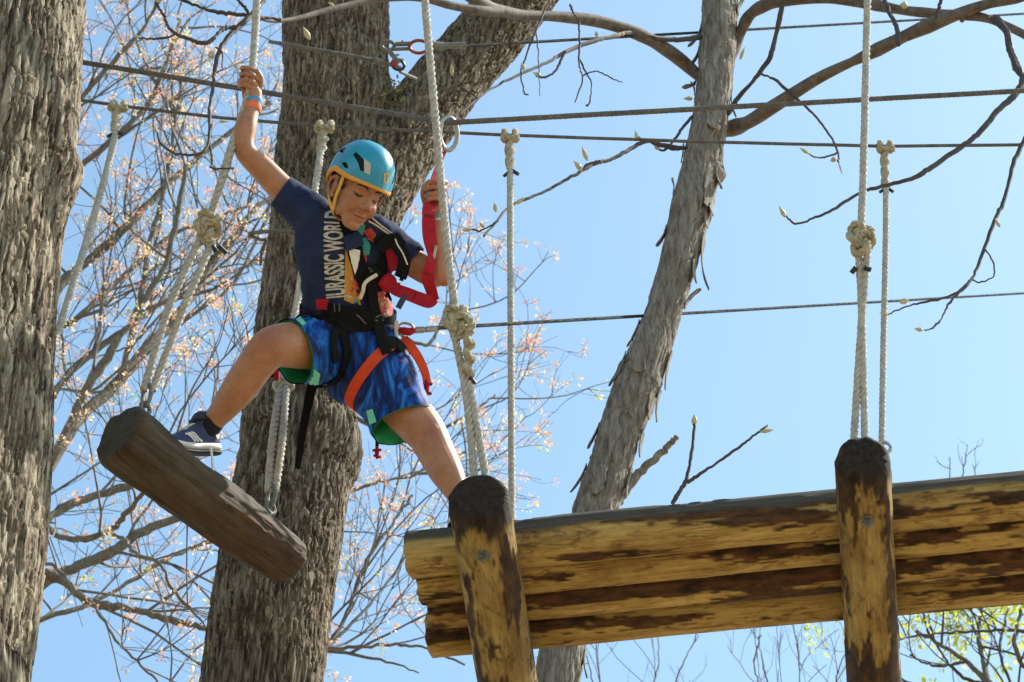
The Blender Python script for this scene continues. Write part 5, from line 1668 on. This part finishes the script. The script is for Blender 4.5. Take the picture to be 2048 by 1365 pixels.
# ------------------------------------------------------------------ shoes, socks, wrist bands
def shoe(heel, fwd, up, label=None, L=.245):
    f = unit(fwd); u = unit(up - f * (up @ f)); s = np.cross(u, f)
    x = np.linspace(0, L, 26)
    w = np.interp(x / L, [0, .05, .2, .45, .7, .88, .97, 1], [.018, .030, .036, .034, .044, .040, .026, .010])
    top = np.interp(x / L, [0, .06, .25, .42, .6, .8, .95, 1], [.06, .100, .104, .100, .080, .060, .047, .030])
    def loft(z0, z1, ww, xs, n=24, round_=1.0):
        V = []
        a = np.linspace(0, 2 * np.pi, n, endpoint=False)
        for i in range(len(xs)):
            zc, zh = (z0[i] + z1[i]) / 2, (z1[i] - z0[i]) / 2
            c, sn = np.cos(a), np.sin(a)
            k = 2.6
            yy_ = np.sign(c) * np.abs(c) ** (2 / k) * ww[i]; zz = zc + np.sign(sn) * np.abs(sn) ** (2 / k) * zh
            V.append(heel + f * xs[i] + np.outer(yy_, s) + np.outer(zz, u))
        V = [V[0].mean(0) + (V[0] - V[0].mean(0)) * .01] + V + [V[-1].mean(0) + (V[-1] - V[-1].mean(0)) * .01]
        return np.vstack(V), grid_faces(len(V), n)
    z = np.zeros_like(x)
    upper = fuse([loft(z + .012, top, w * .97, x), round_tube([heel + f * .045 + u * .05, heel + f * .054 + u * .105], [.037, .040], 18)], .004, 3)
    so = mk('shoe', upper, M['shoe_navy'], person, sharp=None, label=label)
    rise = np.interp(x / L, [0, .7, 1], [0, 0, .012])
    mk('midsole', loft(z + .008 + rise, z + .036 + rise, w * 1.09, x), M['white'], so)
    mk('outsole', loft(z - .003 + rise, z + .010 + rise, w * 1.05, x), M['black_rubber'], so)
    bv = bvh_of(upper)
    def ontop(a, b, c):
        p = heel + f * a + s * b + u * c
        loc_, n, i, d = bv.find_nearest(Vector(p)); return np.array(loc_) + np.array(n) * .0015, np.array(n)
    for sgn in (-1, 1):
        for k, off in enumerate((0, .016, .032)):
            rows = [ontop(.10 + off + t * .05, sgn * .06, .03 + t * .05) for t in np.linspace(0, 1, 7)]
            mk('stripe', ribbon([q[0] for q in rows], .007, .002, np.array([q[1] for q in rows])), M['white'], so)
        rows = [ontop(.018 + t * .02, sgn * .05, .05 + t * .03) for t in np.linspace(0, 1, 5)]
        mk('heel_patch', ribbon([q[0] for q in rows], .02, .003, np.array([q[1] for q in rows])), M['white'], so)
    rows = [ontop(L - .012, t, .035) for t in np.linspace(-.03, .03, 7)]
    mk('toe_cap', ribbon([q[0] for q in rows], .02, .003, np.array([q[1] for q in rows])), M['white'], so)
    for k in range(4):
        rows = [ontop(.115 + k * .016, t, .12) for t in np.linspace(-.022, .022, 7)]
        mk('lace', ribbon([q[0] for q in rows], .006, .003, np.array([q[1] for q in rows])), M['white'], so)
    mk('collar', torus(heel + f * .054 + u * .112, f, s, .040, .006, 22, 8), M['black_rubber'], so)
    return so
fR = unit(np.array([-.60, -.60, -.48]))
uR = unit(np.array([-.1, -.5, .85]))
uR = unit(uR - fR * (uR @ fR))
heelR = ankR - fR * .052 - uR * .078
soR = shoe(heelR, fR, uR)
P = spline([B(421, 893, .33), B(424, 915, .36), B(426, 945, .375), B(430, 972, .385), B(429, 980, .388)], 6)
mk('loose_lace', tube(P, .0042, 7), M['white'], soR)
fL = unit(np.array([.62, -.72, 0])); uL = np.array([0, 0, 1.0])
heelL = np.array([ankL[0], ankL[1], Z_PLAT + .004]) - fL * .05
soL = shoe(heelL, fL, uL)
def ring_part(name, p, d, r, h, mat, parent):
    d = unit(d)
    return mk(name, tube(np.array([p - d * h / 2, p - d * h / 4, p + d * h / 4, p + d * h / 2]), [r * .97, r, r, r * .97], 24), mat, parent)
ring_part('sock', B(414, 857, .24), B(425, 845, .242) - B(400, 878, .245), .0415, .066, M['sock'], person)
ring_part('sock', B(925, 1002, .36), B(912, 980, .33) - B(930, 1015, .375), .041, .05, M['sock'], person)
ring_part('wristband', B(509, 204, .0), B(509, 200, 0) - B(502, 225, .02), .0275, .017, M['band_blue'], person)
ring_part('wristband', B(506, 216, .01), B(509, 200, 0) - B(502, 225, .02), .0290, .019, M['band_orange'], person)
ring_part('wristband', B(880, 437, .012), B(878, 418, 0) - B(880, 445, .015), .0275, .012, M['band_green'], person)
ring_part('wristband', B(880, 446, .016), B(878, 418, 0) - B(880, 445, .015), .0285, .016, M['band_white'], person)
P = spline([B(596, 560, .10), B(595, 590, .10), B(590, 622, .10)], 6)
mk('drawstring', tube(P, .0035, 6), M['cord'], person)

# ------------------------------------------------------------------ helmet
helmet = thing('climbing_helmet', H(0, -.01, .03), 'glossy teal climbing helmet with orange rim and vents on the head of the climber', 'helmet')
def rim_u(phi):
    """height of the shell edge round the head; phi 0 = front"""
    c = np.cos(phi)
    return np.where(c > 0, .030 + .004 * c, .030 + .045 * c) + .012 * np.exp(-((np.abs(phi) - 1.65) / .45) ** 2)
def shell(sa, sf, sb, su, lift, n=96, m=40, cen=(-.008, .038)):
    ph = np.linspace(-np.pi, np.pi, n, endpoint=False)
    V = []
    for i in range(m):
        t = i / (m - 1)
        e = rim_u(ph) + lift
        sfb = np.where(np.cos(ph) > 0, sf, sb)
        ang0 = np.arcsin(np.clip((e - cen[1]) / su, -1, 1))
        ang = ang0 + (np.pi / 2 - ang0) * t
        ca, sn_ = np.abs(np.cos(ang)) ** .86, np.sin(ang)
        l_ = np.sin(ph) * sa * ca; f_ = np.cos(ph) * sfb * ca + cen[0]; u_ = sn_ * su + cen[1]
        f_ = f_ + .010 * np.clip(np.cos(ph), 0, 1) ** 6 * (1 - t) ** 6
        V.append(HO + HS * (np.outer(l_, HL) + np.outer(f_, HF) + np.outer(u_, HU)))
    return np.vstack(V), grid_faces(m, n), n, m
oV, oF, n_, m_ = shell(.0945, .118, .118, .117, 0)
iV, iF, _, _ = shell(.0890, .1125, .1125, .1115, 0)
k = len(oV)
rimF = np.array([[j, k + j, k + (j + 1) % n_, (j + 1) % n_] for j in range(n_)])
hsV, hsF = np.vstack([oV, iV]), np.vstack([oF, iF[:, ::-1] + k, rimF])
# the crown ring collapses to a point: weld it so the shell is a closed solid
for o_ in (0, k):
    i0 = o_ + (m_ - 1) * n_
    hsV[i0:i0 + n_] = hsV[i0:i0 + n_].mean(0)
bmw = bmesh.new(); tmpm = mesh_from('w', hsV, hsF); bmw.from_mesh(tmpm); bpy.data.meshes.remove(tmpm)
bmesh.ops.remove_doubles(bmw, verts=bmw.verts[:], dist=1e-5); bmesh.ops.recalc_face_normals(bmw, faces=bmw.faces[:])
bmw.verts.index_update()
hsV = np.array([v.co[:] for v in bmw.verts]); hsF = [tuple(v.index for v in f.verts) for f in bmw.faces]; bmw.free()
hel_bvh = bvh_of((oV, oF))
def cutter(poly):
    pts = [hit(hel_bvh, x, y)[0] for x, y in poly]
    nn = np.mean([hit(hel_bvh, x, y)[1] for x, y in poly], axis=0)
    nn = unit(nn)
    A = [p + nn * .03 for p in pts]; Z = [p - nn * .028 for p in pts]
    return np.array(A + Z), len(poly)
def mirror(V):
    q = V - HO
    return V - 2 * np.outer(q @ HL, HL)
vents = [[(681, 284), (687, 284), (692, 296), (686, 307), (679, 304)], [(683, 326), (691, 324), (697, 333), (695, 338), (688, 335)], [(706, 309), (712, 304), (728, 320), (728, 343), (721, 342), (716, 326)],
         [(657, 318), (663, 305), (666, 308), (661, 322)]]
hob = mk('shell', (hsV, hsF), M['helmet'], helmet, sharp=50)
for v in vents:
    A, n = cutter(v)
    for VV in (A, mirror(A)):
        fc = [tuple(range(n)), tuple(range(2 * n - 1, n - 1, -1))] + [((j + 1) % n, j, n + j, n + (j + 1) % n) for j in range(n)]
        cme = bpy.data.meshes.new('c'); cme.from_pydata([tuple(p) for p in VV - BASE[helmet.name]], [], fc); cme.update()
        bmx = bmesh.new(); bmx.from_mesh(cme); bmesh.ops.recalc_face_normals(bmx, faces=bmx.faces[:]); bmx.to_mesh(cme); bmx.free()
        cob = bpy.data.objects.new('c', cme); COL.objects.link(cob); cob.location = helmet.location
        bpy.context.view_layer.update()
        for solver in ('EXACT', 'FAST'):
            n_before = len(hob.data.polygons)
            md = hob.modifiers.new('b', 'BOOLEAN'); md.object = cob; md.operation = 'DIFFERENCE'; md.solver = solver
            bpy.context.view_layer.update()
            ne = bpy.data.meshes.new_from_object(hob.evaluated_get(bpy.context.evaluated_depsgraph_get()))
            hob.modifiers.clear()
            good = .8 * n_before < len(ne.polygons) and len(ne.polygons) != n_before
            if good:
                hob.data = ne
                break
        bpy.data.objects.remove(cob)
hob.data.shade_smooth(); hob.data.set_sharp_from_angle(angle=math.radians(40))
lV, lF, _, _ = shell(.0850, .1085, .1085, .1060, .004)
mk('liner', (lV, lF), M['liner'], helmet)
# rim: thick orange band under the shell edge
ph = np.linspace(-np.pi, np.pi, 120, endpoint=False)
e = rim_u(ph)
hgt = np.where(np.cos(ph) > 0, .0065 + .008 * (1 - np.cos(ph)), .0145 - .004 * np.cos(ph))
def rimring(sc_, u_):
    ang = np.arcsin(np.clip((u_ - .038) / .112, -1, 1)); ca = np.abs(np.cos(ang)) ** .86
    f_ = np.cos(ph) * .118 * ca * sc_ - .008 + .010 * np.clip(np.cos(ph), 0, 1) ** 6
    return HO + HS * (np.outer(np.sin(ph) * .0945 * ca * sc_, HL) + np.outer(f_, HF) + np.outer(u_, HU))
rr_ = [rimring(1.012, e + .004), rimring(1.028, e - hgt * .3), rimring(1.022, e - hgt * .8), rimring(.985, e - hgt), rimring(.93, e - hgt * .8), rimring(.925, e + .003)]
VV = np.vstack(rr_); nn_ = 120
mk('rim', (VV, grid_faces(7, nn_) % (6 * nn_)), M['helmet_rim'], helmet)
patch('reflective_patch', [(728, 318), (742, 328), (740, 351), (729, 346)], M['helmet_grey'], helmet, hel_bvh, .0015, sub=2)
for poly in ([(769, 347), (778, 347), (777, 350), (769, 350)], [(767, 364), (775, 364), (775, 367), (767, 367)], [(768, 347), (771, 347), (769, 366), (766, 366)], [(775, 347), (779, 347), (776, 367), (773, 367)]):
    patch('emblem', poly, M['helmet_rim'], helmet, hel_bvh, .0015, sub=1)
def hstrap(pts, w=.013, nr=None):
    P = np.array([H(*p) for p in pts]); S = spline(P, 6)
    N = np.array([unit((s - HO) - HU * ((s - HO) @ HU)) for s in S])
    return mk('chin_strap', ribbon(S, w, .0025, N), M['strap_yellow'], helmet)
for s in (-1, 1):
    hstrap([(s * .080, .034, .030), (s * .0745, .030, -.01), (s * .068, .022, -.045), (s * .056, .018, -.082)])
    hstrap([(s * .080, -.045, .02), (s * .078, -.026, -.025), (s * .070, -.006, -.058), (s * .056, .018, -.084)], .011)
hstrap([(-.056, .018, -.084), (-.040, .006, -.096), (0, .000, -.100), (.040, .006, -.096), (.056, .018, -.084)], .012)

# ------------------------------------------------------------------ harness
harness = thing('climbing_harness', B(700, 660, 0), 'black full-body climbing harness with red buckles and orange leg loop on the climber', 'harness')
def on(px, py, off=.006): return hit(both_bvh, px, py, off)
def web(name, pts, w, mat, off=.006, thick=.004, parent=None, n=5):
    S = spline(np.array(pts, float), n)
    h_ = [on(x, y, off) for x, y in S]
    P = np.array([q[0] for q in h_]); N = np.array([q[1] for q in h_])
    for _ in range(3):
        P[1:-1] = P[1:-1] * .5 + (P[:-2] + P[2:]) * .25; N[1:-1] = N[1:-1] * .5 + (N[:-2] + N[2:]) * .25
    return mk(name, ribbon(P, w, thick, N), mat, parent or harness, sharp=35)
def loop(name, c, axis, w, mat, off=.006, reach=.30, bvh=None, n=64, thick=.004):
    a = unit(axis)
    e1 = unit(np.cross(a, AU)); e2 = np.cross(a, e1)
    P, N = [], []
    for q in np.linspace(0, 2 * np.pi, n, endpoint=False):
        d = math.cos(q) * e1 + math.sin(q) * e2
        loc_, nr, i, dd = (bvh or both_bvh).ray_cast(Vector(c + d * reach), Vector(-d), reach)
        p = np.array(loc_) if loc_ is not None else c + d * .1
        P.append(p + d * off); N.append(d)
    P, N = np.array(P), np.array(N)
    for _ in range(6):
        P = P * .5 + (np.roll(P, 1, 0) + np.roll(P, -1, 0)) * .25
    return mk(name, ribbon(P + N * .003, w, thick, N, closed=True), mat, harness, sharp=35)
WB = M['web_black']
loop('waist_belt', B(697, 630, .005), tv + .10 * AR, .046, WB, .007)
loop('leg_loop', B(752, 757, .05), AR * .80 - AU * .62 - AF * .32, .038, M['web_orange'], .006, reach=.17, bvh=shorts_bvh)
loop('leg_loop', B(640, 697, .08), B(588, 706, .185) - B(690, 690, .0), .036, WB, .006, reach=.17, bvh=shorts_bvh)
web('shoulder_strap', [(690, 428), (694, 445), (703, 480), (714, 520), (728, 560), (742, 600)], .050, WB, .006)
web('shoulder_strap', [(800, 478), (788, 490), (772, 512), (757, 545), (747, 580)], .050, WB, .009)
web('chest_pad', [(700, 474), (706, 486), (711, 498)], .062, M['navy'], .014, .008)
web('chest_pad', [(752, 492), (768, 484), (783, 492)], .055, WB, .014, .010)
web('centre_strap', [(738, 545), (740, 580), (744, 615), (752, 650), (762, 685), (772, 712)], .036, WB, .016, .006)
web('belt_pad', [(652, 618), (680, 624), (712, 628), (742, 626)], .046, WB, .012, .010)
web('belt_pad', [(664, 640), (688, 652), (716, 648), (742, 640)], .050, WB, .012, .012)
web('belt_pad', [(668, 660), (662, 690), (668, 722)], .030, WB, .012, .006)
web('hip_strap', [(768, 690), (790, 690), (802, 705)], .050, WB, .010, .012)
for a in (0, 1):
    web('stitching', [(752 - 8, 632 + a * 9), (752 + 8, 631 + a * 9)], .004, M['web_grey'], .0205, .002)
    web('stitching', [(672 + a * 8, 605), (673 + a * 8, 622)], .004, M['web_grey'], .0185, .002)
web('stitching', [(713, 630), (722, 638), (730, 645)], .004, M['web_grey'], .020, .002)
patch('reflective_strip', [(696, 498), (718, 500), (716, 530), (710, 550), (704, 530)], M['white'], harness, both_bvh, .013)
web('buckle', [(640, 608), (649, 607), (658, 608)], .034, M['web_red'], .016, .010)
web('red_tab', [(578, 622), (590, 624), (604, 622), (614, 626)], .018, M['web_red'], .012, .006)
web('red_pad', [(770, 490), (776, 512), (776, 538)], .040, M['web_red'], .020, .010)
web('strap_keeper', [(734, 528), (745, 536), (757, 544)], .016, WB, .022, .006)
mk('cord_loop', tube(spline([on(718, 597, .022)[0], on(720, 578, .026)[0], on(727, 560, .028)[0], on(746, 548, .026)[0]], 6), .0065, 8), M['cord'], harness)
# knot of red webbing on the chest
kc, kn_ = on(765, 563, .030)
kg = fuse([ellipsoid(kc, [AR * .030, AU * .032, AF * .020]), ellipsoid(kc + AR * .012 - AU * .012, [AR * .028, AU * .016, AF * .022]), ellipsoid(kc - AR * .012 + AU * .01, [unit(AR + AU) * .03, unit(AU - AR) * .014, AF * .022])], .003, 2)
mk('webbing_knot', kg, M['web_red'], harness, sharp=None)
# black padded loop and its loose end by the left sleeve
blk = spline([on(752, 500, .03)[0], on(772, 478, .035)[0], B(795, 492, .16), B(808, 515, .17), B(806, 540, .17), B(800, 556, .17)], 6)
mk('keeper_loop', ribbon(blk, .042, .008, -AF + .2 * AR), WB, harness, sharp=35)
mk('loose_end', ribbon(spline([B(806, 536, .175), B(806, 548, .178), B(802, 562, .18)], 4), .014, .004, -AF), WB, harness)
mk('cord_tie', merge(tube(spline([on(735, 446, .012)[0], on(752, 456, .014)[0], on(770, 468, .016)[0], on(778, 473, .02)[0]], 6), .003, 6), tube(spline([on(742, 440, .012)[0], on(760, 456, .016)[0], on(778, 472, .02)[0], B(795, 490, .19), B(806, 508, .19), B(815, 530, .18)], 6), .0025, 6)), M['cord'], harness)
# hanging ends behind the legs
mk('hanging_tail', ribbon(spline([B(626, 765, -.02), B(618, 800, -.02), B(608, 850, 0), B(600, 900, .02), B(595, 938, .03)], 6), np.linspace(.036, .020, 25), .004, -AF + .3 * AR), WB, harness, sharp=35)
rs = spline([on(800, 682, .012)[0], B(822, 695, .06), B(838, 718, .07), B(850, 745, .075), B(855, 768, .08)], 6)
mk('hip_tail', ribbon(rs, np.linspace(.040, .026, 25), .004, -AF + .5 * AR + .2 * AU), M['web_orange'], harness, sharp=35)
def star(name, c, s):
    g = [round_tube([c + AU * s, c, c - AU * s], [s * .35, s * .5, s * .35], 8), round_tube([c - AR * s * .7 + AU * s * .5, c + AR * s * .7 + AU * s * .6], [s * .3, s * .3], 8), round_tube([c - AR * s * .5 - AU * s * .6, c + AR * s * .6 - AU * s * .9], [s * .28, s * .28], 8)]
    return mk(name, merge(*g), M['web_red'], harness)
star('plastic_buckle', B(853, 776, .08), .021)
star('plastic_buckle', B(754, 906, -.02), .016)
mk('buckle_strap', ribbon(spline([B(752, 860, -.04), B(754, 880, -.03), B(754, 900, -.02)], 4), .012, .003, -AF), WB, harness)
mk('rear_buckle', box(B(553, 746, -.02), AR * .009, AU * .026, AF * .01), M['web_red'], harness)
mk('rear_buckle', box(B(543, 744, -.03), AR * .010, AU * .018, AF * .01), WB, harness)
# clip joining the harness to the cable
clip = thing('cable_clip', B(815, 660, .04), 'red and grey clip on the right hip of the climber joined to the cable', 'clip')
c0, c1_, c2_ = on(790, 660, .01)[0], B(806, 662, .06), B(826, 661, .05)
mk('red_link', round_tube(spline([c0, c1_, B(820, 664, .055), c2_], 5), [.011] * 5 + [.0135] * 6 + [.011] * 5, 12), M['web_red'], clip)
mk('carabiner', torus(B(812, 656, .055), unit(AR - .1 * AU), AU, .026, .0045, 24, 8, Rb=.015), M['steel'], clip)
mk('sleeve', merge(tube([B(828, 661, .045), B(848, 660, .04)], .0115, 10), tube([B(848, 660, .04), B(852, 659.6, .04)], .009, 10), tube([B(852, 659.6, .04), B(874, 657.5, .032)], .0105, 10)), M['steel'], clip)
mk('white_tab', box(on(786, 655, .014)[0], AR * .007, AU * .02, AF * .006), M['white'], clip)

# ------------------------------------------------------------------ lanyard and its steel ring
rg = at_d(897, 268, 9.37)
ring = tag(mk('steel_ring', torus(rg, unit(AR * .85 + AF * .5), AU, .034, .0085, 36, 10, Rb=.055), M['steel']), 'steel carabiner ring riding on the thick cable beside the rope', 'carabiner')
lan = thing('red_lanyard', B(860, 600, .05), 'crimson webbing lanyard from the steel ring through the left hand to the chest', 'lanyard')
lp = [at_d(892, 302, 9.37), B(884, 315, -.06), B(876, 338, -.03), B(869, 365, .0), HLc, B(862, 402, .03), B(858, 430, .075), B(858, 465, .10), B(864, 505, .125), B(862, 530, .135), B(856, 555, .14), B(862, 580, .14), B(869, 602, .14)]
S = spline(np.array(lp), 6)
tw_ = np.interp(np.linspace(0, 1, len(S)), [0, .15, .3, .36, .48, .62, .70, .78, .9, 1], [1.2, .9, .7, .9, .25, .3, .9, .4, -.5, -.8])
wd = np.interp(np.linspace(0, 1, len(S)), [0, .08, .25, .33, .45, .62, .72, .85, 1], [.010, .020, .040, .026, .046, .046, .040, .044, .044])
N = np.array([unit(-AF * math.cos(a) + AR * math.sin(a)) for a in tw_])
mk('webbing', ribbon(S, wd, .003, N), M['web_red'], lan, sharp=35)
S2 = spline(np.array([B(871, 598, .14), B(858, 603, .150), B(838, 597, .150), B(815, 588, .145), B(790, 578, .14), kc + AR * .02 - AF * .012]), 6)
mk('webbing', ribbon(S2, np.interp(np.linspace(0, 1, len(S2)), [0, .2, 1], [.030, .046, .040]), .0045, unit(-AF + .25 * AU)), M['web_red'], lan, sharp=35)
dark_st = simple('dark_red_stitching', (0.13, 0.005, 0.010), None, rough=.9)
for geo_, W_, N_ in ((S, wd, N), (S2, np.full(len(S2), .042), np.broadcast_to(unit(-AF + .25 * AU), S2.shape))):
    for i in range(14, len(geo_) - 2, 22):
        mk('stitching', ribbon(geo_[i:i + 2], W_[i] * .7, .0048 if geo_ is S2 else .0036, N_[i:i + 2]), dark_st, lan)
mk('cross_tape', ribbon(np.array([B(811, 590, .15), B(803, 604, .149), B(796, 617, .148)]), .020, .003, -AF), M['shoe_navy'], lan)
mk('buckle', box(B(870, 505, .12), unit(AR * .2 + AU) * .022, unit(AR - .2 * AU) * .005, AF * .006), M['steel'], lan)
